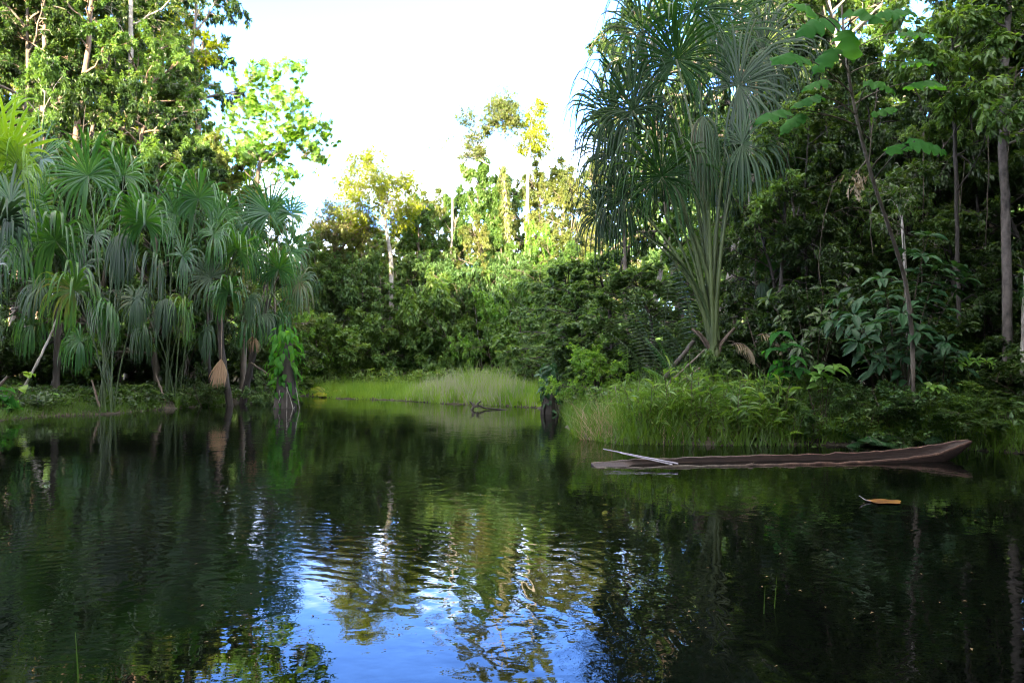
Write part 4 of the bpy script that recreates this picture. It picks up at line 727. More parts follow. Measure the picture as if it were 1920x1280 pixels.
far_back = [('round3', 640, 56, 425, 3.6, 'olive crown between the leaning palm and the golden tree'), ('round3', 800, 57, 400, 3.6, 'sunlit olive crown right of the golden tree'), ('round2', 700, 60, 450, 3.8, 'dark crown low behind the golden tree'), ('round2', 925, 57, 360, 3.6, 'dark crown touching the vine-sleeved giant'), ('round3', 1075, 52, 360, 3.4, 'brownish sunlit crown at the left of the giant palm fronds'), ('round2', 890, 60, 322, 4.4, 'large dark round crown behind the vine-sleeved giant'), ('round3', 1050, 58, 345, 4.2, 'hazy brown-green crown left of the giant palm'), ('round2', 960, 62, 345, 4.2, 'dark crown between the two tall emergent trunks'), ('round3', 830, 62, 395, 4.0, 'dull crown behind the bare branches'),
    ('round3', 740, 62, 430, 3.8, 'far crown seen through the golden tree'), ('round3', 580, 60, 455, 3.8, 'far crown beyond the small sunlit palm'), ('round3', 1010, 56, 350, 3.4, 'narrow crown right of the pale tall trunk'), ('round3', 1120, 56, 330, 4.0, 'tall crown behind the giant palm, its sky side showing'), ('round3', 670, 64, 440, 4.0, 'far crown under the left side of the golden tree')]
row(far_back, 'trees of the far shore')
# left forest
left_a = [('round2', 205, 30, 292, 2.6, 'light bushy crown above the middle palms, left part'), ('round2', 300, 31, 282, 3.0, 'rounded light-green crown above the middle palms'), ('round3', 385, 33, 300, 2.8, 'crown at the sky edge above the star frond'), ('fine1', 420, 37, 330, 2.6, 'sunlit fine crown behind the airy tree'),
    ('round1', 90, 30, 300, 2.8, 'dark crown behind the sunlit palm'), ('round1', 0, 28, 330, 2.8, 'dark crown filling the gap at the left edge'), ('round1', 250, 35, 330, 3.0, 'dark crown deep behind the umbrella frond'), ('round1', 400, 36, 400, 2.6, 'low dark crown behind the dead brown fan'), ('round1', 160, 34, 380, 2.8, 'low dark crown behind the white-blotched trunk'),
    ('fine1', 350, 35, 250, 2.6, 'fine dark crown below the yellow-leaved one'), ('round3', 520, 38, 420, 2.0, 'small crown right of the small sunlit palm')]
row(left_a, 'trees of the left forest')
left_b = [('tall1', 10, 34.5, -40, 3.6, 'dense dark crown at the left edge, second from the edge'), ('tall1', 115, 36, 20, 3.4, 'dense dark crown between the two reddish trunks'), ('tall2', 205, 35.5, 60, 3.2, 'greenish crown between the crooked and the pale straight trunk'), ('tall1', 285, 36, 90, 3.2, 'dark crown just right of the pale straight trunk'), ('tall2', 130, 40, -60, 4.0, 'olive crown high between the left trunks'), ('tall1', -40, 36, -160, 4.6, 'dense dark tree at the left edge'), ('tall2', 30, 42, -120, 4.4, 'tall olive tree behind the orange-barked stems', 'leaf_olive'), ('tall1', 120, 44, -100, 4.4, 'tall dark tree behind the crooked reddish trunk'), ('tall2', 210, 46, -140, 4.2, 'tall tree behind the pale straight trunk'), ('tall1', 290, 44, -110, 4.0, 'tall dark tree right of the pale straight trunk'),
    ('tall3', 312, 40, 60, 2.9, 'dark small-leaved tree at the edge of the sky'), ('tall3', -90, 44, -80, 4.4, 'tree beyond the left edge reaching into the picture'), ('tall3', 180, 52, -40, 4.4, 'far tall tree whose yellow leaf colour stands in for sunlight', 'leaf_yellow'), ('tall2', 70, 54, -60, 4.6, 'farthest tall tree of the left forest', 'leaf_yellow'), ('tall1', 340, 50, 20, 3.4, 'tall narrow tree behind the sky edge of the left forest', 'leaf_yellow')]  # yellow and olive overrides paint sunlit leaves into the rear crowns
row(left_b, 'trees of the left forest')
row([('bush2', 262, 26.8, 722, .9, 'low leafy shrub between the two front palms', 'leaf_cool'), ('bush1', 388, 28.5, 715, .9, 'low shrub left of the dead brown fan'), ('bush2', 500, 30, 705, .9, 'low shrub left of the epiphyte-covered stump', 'leaf_cool'), ('bush1', 145, 25.6, 728, .8, 'low dark shrub left of the waterline palm'), ('bush1', 345, 32, 560, 1.8, 'taller dark shrub filling the gap right of the umbrella frond')], 'bushes under the left palms')
row([('bush1', px, D, t, w, lab) for px, D, t, w, lab in [(-40, 27, 640, 2.2, 'dark bush in the gloom at the left edge'), (30, 30, 630, 2.4, 'dark bush behind the leaning left pole'), (95, 34, 620, 2.6, 'dark bush behind the white-blotched trunk'), (165, 31, 650, 2.2, 'dark bush left behind the waterline palm'), (235, 34, 630, 2.6, 'dark bush right behind the waterline palm'), (300, 33, 640, 2.4, 'dark bush behind the umbrella-frond palm'), (365, 36, 625, 2.6, 'dark bush left behind the dead brown fan'), (430, 36, 640, 2.4, 'dark bush right behind the dead brown fan'), (495, 37, 630, 2.4, 'dark bush behind the leaning fan palm'), (200, 44, 600, 3.2, 'dark bush deepest in the left forest')]], 'bushes under the left palms')
poles = [(40, 29), (70, 33), (130, 31), (165, 36), (190, 33), (225, 31), (255, 38), (285, 33), (310, 36), (345, 32), (375, 35), (395, 31), (20, 36), (145, 41), (215, 43), (270, 44), (330, 42), (385, 41), (450, 38), (480, 42), (98, 38), (58, 41)]
pl = ['thin dark trunk far left behind the leaning pole', 'thin dark trunk behind the white-blotched palm trunk']
for k, (px, D) in enumerate(poles):
    x, y, _ = G(px, D); plant('pole1' if k % 3 else 'pole2', x, y, 11 + 4 * RNG.random(), 1.5, 'thin dark trunk in the shade behind the left palms', 'thin trunks behind the left palms')
# right forest
right_a = [('round1', 1085, 27, 505, 2.3, 'dark drooping-leaved crown overhanging the water left of the giant palm', 'leaf_cool'), ('round1', 1160, 25, 480, 2.6, 'dark crown overhanging the dim cove beside the giant palm', 'leaf_cool'), ('round1', 1235, 24, 500, 2.2, 'dark crown directly left of the giant palm stalks', 'leaf_cool'), ('round1', 1040, 33, 520, 2.4, 'dark crown where the far shore meets the right bank', 'leaf_cool'), ('round2', 1290, 28, 420, 2.4, 'greener crown glimpsed behind the giant palm stalks'),
    ('bush3', 1110, 22.5, 655, 1.2, 'lit low bush in the dark cove left of the fallen log'), ('bush1', 1130, 26, 640, 2.2, 'dark bush at the back of the cove'), ('bush1', 1200, 24, 640, 1.8, 'dark bush behind the fallen log')]
row(right_a, 'trees and bushes beside the giant palm')
right_b = [('tall1', 1185, 30, 75, 1.7, 'dark small-leaved crown sticking out into the sky behind the giant palm'), ('tall3', 1215, 31, 40, 2.4, 'crown behind the top left fans of the giant palm'), ('tall1', 1290, 30, -60, 3.2, 'tall crown behind the top of the giant palm'), ('tall1', 1400, 29, -120, 3.4, 'tall tree right of the giant palm top'), ('tall1', 1480, 27, -160, 3.4, 'tall dark tree left of the huge umbrella-like leaves'),
    ('tall1', 1560, 30, -120, 3.6, 'tall tree behind the huge umbrella-like leaves'), ('tall1', 1650, 26, -200, 3.4, 'tall dark tree right of the umbrella-leaved sapling'), ('tall3', 1740, 24, -200, 3.2, 'tall tree with bright leaves left of the forked trunk'), ('tall1', 1830, 23, -220, 3.4, 'tall dark tree just left of the forked trunk'), ('tall1', 1930, 22, -220, 3.4, 'tall tree behind the forked trunk'), ('tall1', 2020, 20, -200, 3.4, 'tall tree beyond the right edge'),
    ('tall3', 1340, 38, -40, 4.0, 'far tall tree behind the giant palm'), ('tall1', 1600, 38, -60, 4.2, 'far tall tree deep in the right forest')]
row(right_b, 'tall trees of the right forest')
right_c = [('round1', 1470, 19, 380, 1.8, 'dark crown above the pale oval-leaved sapling'), ('round1', 1540, 18.5, 420, 1.7, 'dark layered crown left of the withered leaf bunch'), ('round1', 1600, 19, 440, 1.8, 'dark layered crown under the withered leaf bunch'), ('round1', 1780, 18, 420, 1.9, 'dark layered crown behind the star rosette'), ('round1', 1860, 18, 480, 1.7, 'dark layered crown just left of the right trunk'), ('round1', 1700, 20, 160, 2.2, 'dark crown between the umbrella leaves and the forked trunk'), ('fine1', 1440, 24, 200, 2.3, 'fine-leaved tree right of the drooping fans, hanging sprays'), ('fine1', 1500, 20, 260, 2.0, 'fine-leaved small tree below the umbrella leaves, left one'), ('round1', 1560, 21, 300, 2.4, 'dark crown behind the withered leaf bunch'), ('round1', 1640, 22, 260, 2.6, 'dark crown right of the withered leaf bunch'), ('fine1', 1740, 19, 240, 2.0, 'fine-leaved crown above the rosette shrub'),
    ('round1', 1820, 20, 330, 2.4, 'dark crown between rosette shrub and forked trunk'), ('round1', 1430, 21, 420, 1.8, 'dark low crown right of the palm stalks'), ('fine1', 1380, 24, 330, 2.0, 'fine-leaved crown behind the palm stalks'), ('round1', 1950, 18, 300, 2.3, 'dark crown right of the forked trunk'), ('round3', 1700, 26, 350, 2.6, 'olive crown showing between the thin trunks'), ('round3', 1850, 27, 300, 2.8, 'yellow-green backlit crown left of the forked trunk'), ('fine1', 1600, 25, 150, 2.6, 'fine-leaved crown crossing behind the umbrella leaves')]
row(right_c, 'lower trees of the right forest')
right_d = [('bush2', 1322, 17.4, 668, .8, 'small leafy bush growing round the giant palm foot', 'leaf_cool'), ('bush1', 1690, 14.3, 715, 1.0, 'bush hiding the foot of the white-blotched stem', 'leaf_cool'), ('bush1', 1620, 14.6, 745, 1.0, 'dark bush overhanging the canoe, left of the leaning sapling'), ('bush1', 1720, 14.5, 735, 1.1, 'dark bush overhanging the canoe at the foot of the leaning sapling', 'leaf_cool'), ('bush1', 1820, 14.2, 745, 1.2, 'dark bush overhanging the raised canoe end'), ('bush1', 1905, 13.9, 735, 1.3, 'dark bush hanging to the water at the right edge'), ('bush1', 1530, 15.3, 700, 1.2, 'dark bush at the right end of the bank grass', 'leaf_cool'), ('bush1', 1400, 19, 620, 1.6, 'dark bush just right of the palm foot'), ('bush1', 1470, 18.5, 570, 1.8, 'dark bush behind the pale oval leaves'), ('bush1', 1560, 18, 520, 2.0, 'big dark bush left of the rosette shrub'), ('bush1', 1650, 17.5, 560, 1.8, 'dark bush hidden behind the rosette shrub'), ('bush1', 1740, 17.5, 600, 1.8, 'dark bush behind the star rosette'), ('bush1', 1830, 17, 640, 1.7, 'dark bush left of the forked trunk foot'),
    ('bush2', 1920, 15.8, 690, 1.3, 'low bush at the foot of the forked trunk'), ('bush2', 1800, 14.9, 720, 1.1, 'low leafy bush above the raised end of the canoe'), ('bush2', 1650, 15.3, 730, 1.0, 'low leafy bush above the middle of the canoe'), ('bush1', 1990, 14.4, 640, 1.6, 'dark bush at the right edge of the water')]
row(right_d, 'bushes of the right bank')
for k, (px, D) in enumerate([(1500, 19), (1545, 23), (1590, 20), (1625, 24), (1665, 21), (1715, 23), (1740, 20), (1765, 26), (1795, 21), (1822, 24), (1850, 19), (1905, 21), (1470, 25), (1400, 26), (1570, 28), (1690, 29)]):
    x, y, _ = G(px, D); plant('pole1', x, y, 8 + 4 * RNG.random(), 1.3, 'thin trunk standing in the dark right forest', 'thin trunks in the right forest')
def liana(px, D, t, b, sd):
    rng = np.random.default_rng(sd); a, z = at(px, t, D), at(px + rng.normal() * 14, b, D); a[0] += rng.normal() * .1; n = 16; q = np.linspace(0, 1, n)[:, None]; P = a + (z - a) * q + np.concatenate([np.sin(q * 3.1) * rng.normal() * .18 + np.cumsum(rng.normal(size=(n, 1)) * .012, 0), np.sin(q * 2.2) * rng.normal() * .2, q * 0], 1)
    g = Geo(); tubes(g, P[None] - z, np.full((1, n), .008 + .006 * rng.random()), 5); o = g.build('liana', M['twig'], smooth=True); o.location = z; tag(o, 'thin liana hanging straight down from the crowns of the right forest', 'liana', 'lianas of the right forest')
for k, (px, D, t, b) in enumerate([(1425, 19, 150, 560), (1485, 20, 200, 640), (1575, 17, 330, 620), (1650, 17.5, 150, 480), (1735, 17, 250, 560), (1770, 18, 60, 620), (1815, 17, 300, 660), (1850, 17, 200, 690), (1905, 16.5, 120, 700), (1632, 19, 380, 600)]): liana(px, D, t, b, 300 + k)
# ------------------------------------------------------------------ dugout canoe
def canoe():
    A = on_water(1113, 874); B = on_water(1735, 862); A = A[:2]; B = B[:2]; L = 6.8; yaw = math.atan2(B[1] - A[1], B[0] - A[0])
    e = thing('dugout_canoe', (A[0], A[1], -.07), 'long dark wooden dugout canoe with worn reddish rims, moored along the right bank', 'canoe', rz=yaw)
    n = 64; s = np.linspace(0, 1, n); L0 = L
    hw = np.interp(s, [0, .02, .12, .3, .75, .9, .97, 1], [.17, .20, .25, .29, .29, .22, .11, .05])
    rim = np.interp(s, [0, .08, .14, .3, .6, .78, .88, .94, 1], [.08, .085, .11, .115, .125, .16, .23, .31, .39])
    keel = np.interp(s, [0, .03, .5, .8, .9, .96, 1], [-.03, -.10, -.16, -.12, -.02, .15, .34])
    inner = np.interp(s, [0, .085, .12, .17, .5, .85, .93, .96, 1], [.0, .0, .10, .20, .25, .26, .18, .03, .0])   # hollow depth below the rim
    tilt = math.radians(7); rng = np.random.default_rng(4); j = rng.normal(size=(n, 2)) * .006
    def sec(k, inn):
        m_ = 15; ph = np.linspace(-PI / 2, PI / 2, m_); b = hw[k] - (.026 if inn else 0); dep = (inner[k] if inn else rim[k] - keel[k])
        y = b * np.sign(np.sin(ph)) * np.abs(np.sin(ph)) ** .75; z = rim[k] - dep * np.abs(np.cos(ph)) ** .8
        z = z + np.where(ph < -1.5, j[k, 0], 0) + np.where(ph > 1.5, j[k, 1], 0)
        return np.stack([np.full(m_, s[k] * L), y * math.cos(tilt) - z * math.sin(tilt) * 0, z + y * math.sin(tilt)], 1)
    for name, inn, mat in (('hull', False, 'canoe_wood'), ('hollow', True, 'canoe_wood')):
        g = Geo(); V = np.array([sec(k, inn) for k in range(n)]); m_ = V.shape[1]; i = np.arange(n - 1)[:, None] * m_ + np.arange(m_ - 1)[None]
        f = np.stack([i, i + 1, i + m_ + 1, i + m_], -1); g.add(V, f)
        if not inn:
            for k, fl in ((0, 1), (n - 1, 0)):
                c = V[k].mean(0); vv = np.vstack([V[k], c]); g.add(vv, [(q, q + 1, m_, m_) for q in range(m_ - 1)] + [(m_ - 1, 0, m_, m_)])
        g.build(name, M[mat], e, True)
    for sd in (0, -1):                                               # worn rims
        g = Geo(); o = np.array([sec(k, False)[sd] for k in range(n)]); q = np.array([sec(k, True)[sd] for k in range(n)]); up = np.array([0, 0, .012])
        V = np.stack([o - [0, 0, .02], o + up * .6, (o + q) / 2 + up * 1.3, q + up * .6, q - [0, 0, .02]], 1); V[:, :, 2] += rng.normal(size=(n, 1)) * .004
        i = np.arange(n - 1)[:, None] * 5 + np.arange(4)[None]; g.add(V, np.stack([i, i + 1, i + 6, i + 5], -1)); g.build('rim', M['canoe_rim'], e, True)
    return e, yaw
m, nt, out = nodes('canoe_wood'); lk = nt.links.new; tc = N(nt, 'ShaderNodeTexCoord'); mp = N(nt, 'ShaderNodeMapping'); lk(tc.outputs['Object'], mp.inputs[0]); mp.inputs['Scale'].default_value = (.5, 6, 6)
n1 = N(nt, 'ShaderNodeTexNoise', Scale=5.0, Detail=8.0, Roughness=.7); lk(mp.outputs[0], n1.inputs['Vector']); c = ramp(nt, n1.outputs[0], [(.3, (.007, .0028, .0016)), (.52, (.018, .0075, .0045)), (.75, (.05, .025, .016))])
p = N(nt, 'ShaderNodeBsdfPrincipled', Roughness=.75); lk(c, p.inputs['Base Color']); b = N(nt, 'ShaderNodeBump', Strength=1.0, Distance=.012); lk(n1.outputs[0], b.inputs['Height']); lk(b.outputs[0], p.inputs['Normal']); lk(p.outputs[0], out.inputs[0]); M['canoe_wood'] = m
m, nt, out = nodes('canoe_rim'); lk = nt.links.new; tc = N(nt, 'ShaderNodeTexCoord'); sp = N(nt, 'ShaderNodeSeparateXYZ'); lk(tc.outputs['Object'], sp.inputs[0])
n1 = N(nt, 'ShaderNodeTexNoise', Scale=7.0, Detail=6.0, Roughness=.7); lk(tc.outputs['Object'], n1.inputs['Vector'])
c1 = ramp(nt, n1.outputs[0], [(.35, (.03, .022, .017)), (.6, (.10, .08, .065)), (.75, (.22, .19, .16))]); c2 = ramp(nt, n1.outputs[0], [(.38, (.035, .018, .013)), (.56, (.08, .04, .027)), (.74, (.30, .18, .12))])
r = N(nt, 'ShaderNodeMapRange', clamp=True); lk(sp.outputs[0], r.inputs[0]); r.inputs[1].default_value = 1.8; r.inputs[2].default_value = 3.6
mx = N(nt, 'ShaderNodeMix', data_type='RGBA'); lk(r.outputs[0], mx.inputs[0]); lk(c1, mx.inputs[6]); lk(c2, mx.inputs[7]); p = N(nt, 'ShaderNodeBsdfPrincipled', Roughness=.8); lk(mx.outputs[2], p.inputs['Base Color']); lk(p.outputs[0], out.inputs[0]); M['canoe_rim'] = m
M['pole_wood'] = bark_mat('pole_wood', (.10, .09, .105), (.27, .25, .29), 5, 8, .7, .002)
CANOE, YAW = canoe()
ex, ey = np.array([math.cos(YAW), math.sin(YAW)]), np.array([-math.sin(YAW), math.cos(YAW)]); cb_ = np.array(CANOE.location)[:2]
def on_canoe(s, y, z): q = cb_ + ex * s + ey * y; return np.array([q[0], q[1], z])
for k, (s0, y0, z0, s1, y1, z1, r0, lb) in enumerate([(.34, .66, .20, 1.28, -.40, .075, .013, 'pale weathered pole lying across the low end of the canoe, upper one'), (.55, .36, .165, 1.18, -.42, .065, .010, 'shorter pale pole beside the upper one across the canoe')]):
    P = np.array([on_canoe(s0 + (s1 - s0) * t, y0 + (y1 - y0) * t, z0 + (z1 - z0) * t) for t in np.linspace(0, 1, 9)]); o = P[0].copy(); g = Geo(); R = np.linspace(r0 * .55, r0 * 1.1, 9); tubes(g, P[None] - o, R[None], 8); caps(g, P - o, R, 8)
    ob = tag(g.build('canoe_pole', M['pole_wood'], smooth=True), lb, 'pole', 'poles lying across the canoe'); ob.location = o

# ------------------------------------------------------------------ floating leaf, drowned branch, bits on the water
def floating(name, label, px, py, L, w, mat, seed, cat='leaf', rz=0.1, curl=.02):
    rng = np.random.default_rng(seed); c = on_water(px, py); g = Geo(); th = np.linspace(0, 2 * PI, 25)[:-1]; rad = 1 + .14 * np.sin(th * 5 + 1) + rng.normal(size=24) * .05
    V = [(0, 0, .008)] + [(math.cos(a) * L / 2 * q * .55, math.sin(a) * w / 2 * q * .55, .012) for a, q in zip(th, rad)] + [(math.cos(a) * L / 2 * q, math.sin(a) * w / 2 * q, .008 + curl * abs(math.sin(a * 1.5 + 1)) ) for a, q in zip(th, rad)]
    F = [(0, 1 + k, 1 + (k + 1) % 24, 1 + (k + 1) % 24) for k in range(24)] + [(1 + k, 25 + k, 25 + (k + 1) % 24, 1 + (k + 1) % 24) for k in range(24)]; g.add(V, F, 0, rng.random())
    e = thing(name, (c[0], c[1], 0), label, cat, rz=rz); g.build('blade', M[mat], e)
    s = Geo(); P = np.array([(-L * .45, .0, .01), (-L * .6, .03, .03), (-L * .72, .07, .07)]); tubes(s, P[None], np.array([[.007, .005, .004]]), 5); s.build('stalk', M['pole_wood'], e, True)
m, nt, out = nodes('dead_leaf'); lk = nt.links.new; tc = N(nt, 'ShaderNodeTexCoord'); n1 = N(nt, 'ShaderNodeTexNoise', Scale=9.0, Detail=5.0); lk(tc.outputs['Object'], n1.inputs['Vector'])
c = ramp(nt, n1.outputs[0], [(.3, (.03, .010, .002)), (.5, (.11, .042, .005)), (.7, (.17, .09, .012))]); p = N(nt, 'ShaderNodeBsdfPrincipled', Roughness=.4); lk(c, p.inputs['Base Color']); lk(p.outputs[0], out.inputs[0]); M['dead_leaf'] = m
floating('floating_leaf', 'big orange-brown dead leaf afloat on the dark water in front of the canoe', 1658, 941, .38, .3, 'dead_leaf', 1, curl=.005)
def snag():
    c = on_water(885, 768); e = thing('drowned_branch', (c[0], c[1], 0), 'short dark snag poking out of the water before the far grass', 'branch'); g = Geo(); rng = np.random.default_rng(2)
    for q in ([(-.05, 0, -.1), (.05, 0, .12), (.25, .05, .16), (.5, .1, .06), (.9, .1, .03), (1.5, .15, -.02)], [(.1, 0, .1), (0, 0, .24), (-.1, 0, .33)], [(.2, 0, .1), (.22, -.05, .25), (.35, -.05, .33)]):
        P = np.array(q, float); tubes(g, P[None], np.linspace(.07, .02, len(P))[None], 6)
    g.build('wood', M['bark_dark'], e, True)
snag()
def debris():
    rng = np.random.default_rng(8); g = Geo(); K = 200; px = rng.uniform(350, 1900, K); py = rng.uniform(770, 1250, K) ** 1.0; P = np.array([on_water(a, b) for a, b in zip(px, py)]) + [0, 0, .004]
    ok = shore_dist(P[:, :2]) < -.2; P = P[ok]; K = len(P); a = rng.uniform(0, 2 * PI, K); L = rng.uniform(.012, .035, K)
    leaves(g, P, np.stack([np.cos(a), np.sin(a), a * 0], 1), np.tile([0, 0, 1.], (K, 1)), L, L * .5, T_DIAMOND); tag(g.build('floating_bits', M['dull_litter']), 'tiny leaf scraps and petals scattered on the water', 'leaf litter', kind='stuff')
debris()
# fallen log and grey sticks on the right bank
def stick(name, label, q, r, mat, group=None, cat='log', side=9):
    P = np.array([at(*v) for v in q]); t = np.linspace(0, 1, len(P)); tt = np.linspace(0, 1, 14); P = np.stack([np.interp(tt, t, P[:, i]) for i in range(3)], 1); P[1:-1] += np.random.default_rng(len(label)).normal(size=(12, 3)) * r[0] * .12
    o = P[0].copy(); g = Geo(); R = np.linspace(r[0], r[1], 14); tubes(g, P[None] - o, R[None], side); caps(g, P - o, R, side); ob = tag(g.build(name, M[mat], smooth=True), label, cat, group); ob.location = o; return ob
stick('fallen_log', 'dark fallen trunk leaning up to the left of the giant palm foot', [(1225, 735, 17), (1300, 640, 18)], (.07, .05), 'bark_dark')
stick('fallen_stick', 'pale grey fallen stick right of the dark fallen trunk', [(1250, 722, 16.6), (1322, 655, 17.6)], (.032, .02), 'bark', 'fallen sticks by the giant palm')
stick('fallen_stick', 'lower greyish stick lying beside the pale one by the palm foot', [(1262, 725, 16.4), (1312, 690, 17)], (.035, .022), 'petiole_old', 'fallen sticks by the giant palm')
stick('standing_stick', 'dead upright stick with a broken tip left of the bank grass', [(1160, 765, 16), (1153, 722, 16)], (.022, .008), 'bark_pale', 'dead sticks left of the bank grass', 'stick')
stick('fallen_stick', 'reddish broken stalk leaning from the foot of the left front palm', [(190, 775, 24.1), (172, 712, 24.3)], (.05, .03), 'petiole_old', 'broken stalks of the left palms', 'stick')
stick('fallen_stick', 'reddish broken stalk at the foot of the umbrella-frond palm', [(313, 762, 27.3), (292, 702, 27.6)], (.05, .03), 'petiole_old', 'broken stalks of the left palms', 'stick')
stick('fallen_stick', 'bare branch slanting between the last palm and the epiphyte stump', [(470, 680, 30), (535, 722, 30)], (.05, .03), 'twig', None, 'branch')

# epiphyte-covered stump and the leafy stump in the water
def leafy_stump(name, label, px, D, topy, W, seed, leafL, mats, vb, nl=170, roots=True):
    rng = np.random.default_rng(seed); b0 = G(px, D); b0[2] = min(b0[2], .0) ; e = thing(name, b0, label, 'stump'); H = at(px, topy, D)[2] - b0[2]
    w = Geo(); P = np.array([(0, 0, -.6), (0, 0, H * .3), (.05, 0, H * .6), (.1, 0, H * .85)]); tubes(w, P[None], np.array([[W * .5, W * .42, W * .33, W * .12]]), 10)
    for k in range(6):
        a = rng.uniform(0, 2 * PI); q = np.array([(math.cos(a) * W * .3, math.sin(a) * W * .3, H * .4), (math.cos(a) * W * .5, math.sin(a) * W * .5, H * .2), (math.cos(a) * W * .55, math.sin(a) * W * .55, -.4)]); tubes(w, q[None], np.array([[.06, .05, .05]]), 5)
    w.build('trunk', M['bark_dark'], e, True)
    c = Geo(); a = rng.uniform(0, 2 * PI, nl); z = rng.uniform(vb, 1, nl); rr = W * (.35 + .35 * rng.random(nl)) * np.sin(PI * np.clip((z - vb) / (1.12 - vb), .12, .95)) ** .6; o = np.stack([np.cos(a), np.sin(a), a * 0], 1)
    leaves(c, o * rr[:, None] + np.stack([a * 0, a * 0, z * H], 1), o * .5 + [0, 0, -1] + rng.normal(size=(nl, 3)) * .4, o + [0, 0, .4], leafL * rng.uniform(.5, 1.15, nl), leafL * .48 * rng.uniform(.6, 1.1, nl), T_HEART, 0)
    c.build('epiphyte_leaves', M[mats], e)
    if roots:
        g = Geo()
        for k in range(12):
            a = rng.uniform(-1.2, 1.2) - PI / 2; q0 = np.array([math.cos(a) * W * .4 + .1, math.sin(a) * W * .4, H * rng.uniform(.25, .5)]); n_ = 12; t = np.linspace(0, 1, n_)[:, None]; sw_ = rng.uniform(-.25, .3)
            P = q0 + np.concatenate([np.sin(t * PI) * sw_ + t * sw_ * .3, np.sin(t * 3) * .05, -t * (q0[2] + .3)], 1); tubes(g, P[None], np.full((1, n_), .014), 4)
        g.build('aerial_roots', M['bark_pale'], e, True)
leafy_stump('epiphyte_stump', 'dark stump smothered in heart-shaped epiphyte leaves, pale roots hanging to the water', 536, 27.5, 610, 1.05, 3, .42, 'leaf_big', .28)
leafy_stump('leafy_stump', 'short dark stump wrapped in glossy leaves standing in water beside the far grass', 1030, 24, 682, .55, 4, .30, 'leaf_teal', .15, 130, False)

# ------------------------------------------------------------------ grasses and ground cover
rg = np.random.default_rng(21)
def pts(poly, K, water=0.0, maxin=9.):
    q = scatter(rg, poly, K); d = shore_dist(q); q = q[(d > -water) & (d < maxin)]; z = np.maximum(ground(q[:, 0], q[:, 1]), -.05); return np.column_stack([q, z])
def wp(px, D): return ((px - 960) / F_PX * D, D)
marsh = [wp(540, 40), wp(640, 31), wp(740, 33), wp(1000, 26.5), wp(1075, 27), wp(1040, 40), wp(900, 44), wp(580, 47)]
grass('marsh_grass', 'short bright green grass carpeting the far marshy shore', pts(marsh, 20000, .15, 12), .6, .05, 'grass', 1, .2, .7)
tallg = [wp(760, 31), wp(1000, 27), wp(1050, 28), wp(1040, 34), wp(900, 40), wp(770, 38)]
grass('tall_grass', 'tall green grass at the back of the far shore', pts(tallg, 5200, .1, 9), 1.2, .06, 'grass', 2, .16, .55, edge=(tallg, 3.0))
paleg = [wp(760, 30), wp(1000, 27), wp(1030, 33), wp(940, 38), wp(760, 38)]
grass('seeding_grass', 'pale silvery seeding grass in the middle of the far shore', pts(paleg, 5200, .1, 9), 1.2, .05, 'grass_pale', 3, .22, .6, edge=(paleg, 2.0))
bank = [wp(1100, 15.4), wp(1165, 13.9), wp(1500, 13.9), wp(1560, 15.5), wp(1400, 17.5), wp(1180, 17.5), wp(1110, 17)]
grass('bank_grass', 'long bright green grass spilling over the right bank to the water', pts(bank, 5200, .35, 4), 1.0, .028, 'grass_dim', 4, .3, 1.1, edge=(bank, .5), hv=.75)
spur = [wp(1050, 25), wp(1105, 25), wp(1115, 15.3), wp(1062, 15.5)]
grass('bank_grass', 'sparse taller grass on the dark spur beside the leafy stump', pts(spur, 1500, .2, 4), .6, .025, 'grass_dim', 14, .3, 1.1, hv=.5)
grass('dead_grass', 'pale dry stems mixed through the bank grass', pts(bank, 420, .2, 4), 1.0, .018, 'straw', 15, .5, 1.6, hv=.5)
bank2 = [wp(1500, 13.7), wp(1800, 13.2), wp(1990, 12.6), wp(1990, 14), wp(1850, 14.5), wp(1600, 15.5)]
grass('bank_grass', 'thin dim grass behind the canoe, among the ferns', pts(bank2, 5200, .12, 3), .85, .02, 'grass_dim', 5, .3, 1.0)
tuft = [wp(1168, 13.95), wp(1215, 13.95), wp(1215, 14.3), wp(1168, 14.3)]
leftb = [wp(330, 25.5), wp(545, 28.5), wp(545, 32), wp(330, 29)]
grass('bank_grass', 'short green grass on the left bank between the palm feet', pts(leftb, 9000, .2, 5), .55, .025, 'grass_dim', 6, .25, .9)
leftc = [wp(-80, 20), wp(330, 24), wp(330, 27), wp(-80, 23.5)]
grass('bank_grass', 'sparse short grass along the dim left shoreline', pts(leftc, 9000, .12, 2.5), .34, .025, 'grass_dim', 7, .3, 1.0)
q = pts([wp(1085, 15.5), wp(1150, 14.6), wp(1170, 15.8), wp(1110, 16.6)], 220, .4, 3); grass('dead_grass', 'dry straw-coloured arching stems at the left end of the right bank', q, .9, .014, 'straw', 8, .5, 2.0, n=9)
def cover(name, label, poly, K, h, LL, ww, mat, seed, water=.05, maxin=6., stems=True):
    rng = np.random.default_rng(seed); P0 = pts(poly, K, water, maxin); K = len(P0); d = np.stack([rng.normal(size=K) * .25, rng.normal(size=K) * .25, np.ones(K)], 1); P = curve(P0, unit(d), h * rng.uniform(.4, 1.15, K), 5, np.array([0, -.1, 0]), rng, .06)
    g = Geo(); tubes(g, P, np.full((K, 5), .006), 3, 1); dress(g, rng, P, 9, LL, ww, 'scatter', 0, .15, T_DIAMOND if LL < .22 else T_OVAL, .25)
    tag(g.build(name, [M[mat], M['twig']]), label, 'undergrowth', kind='stuff')
cover('undergrowth', 'leafy green undergrowth behind the grass of the right bank', [wp(1160, 15.2), wp(1480, 14.8), wp(1500, 16.5), wp(1400, 18), wp(1200, 17.5)], 700, .85, .18, .07, 'leaf_mid', 1)
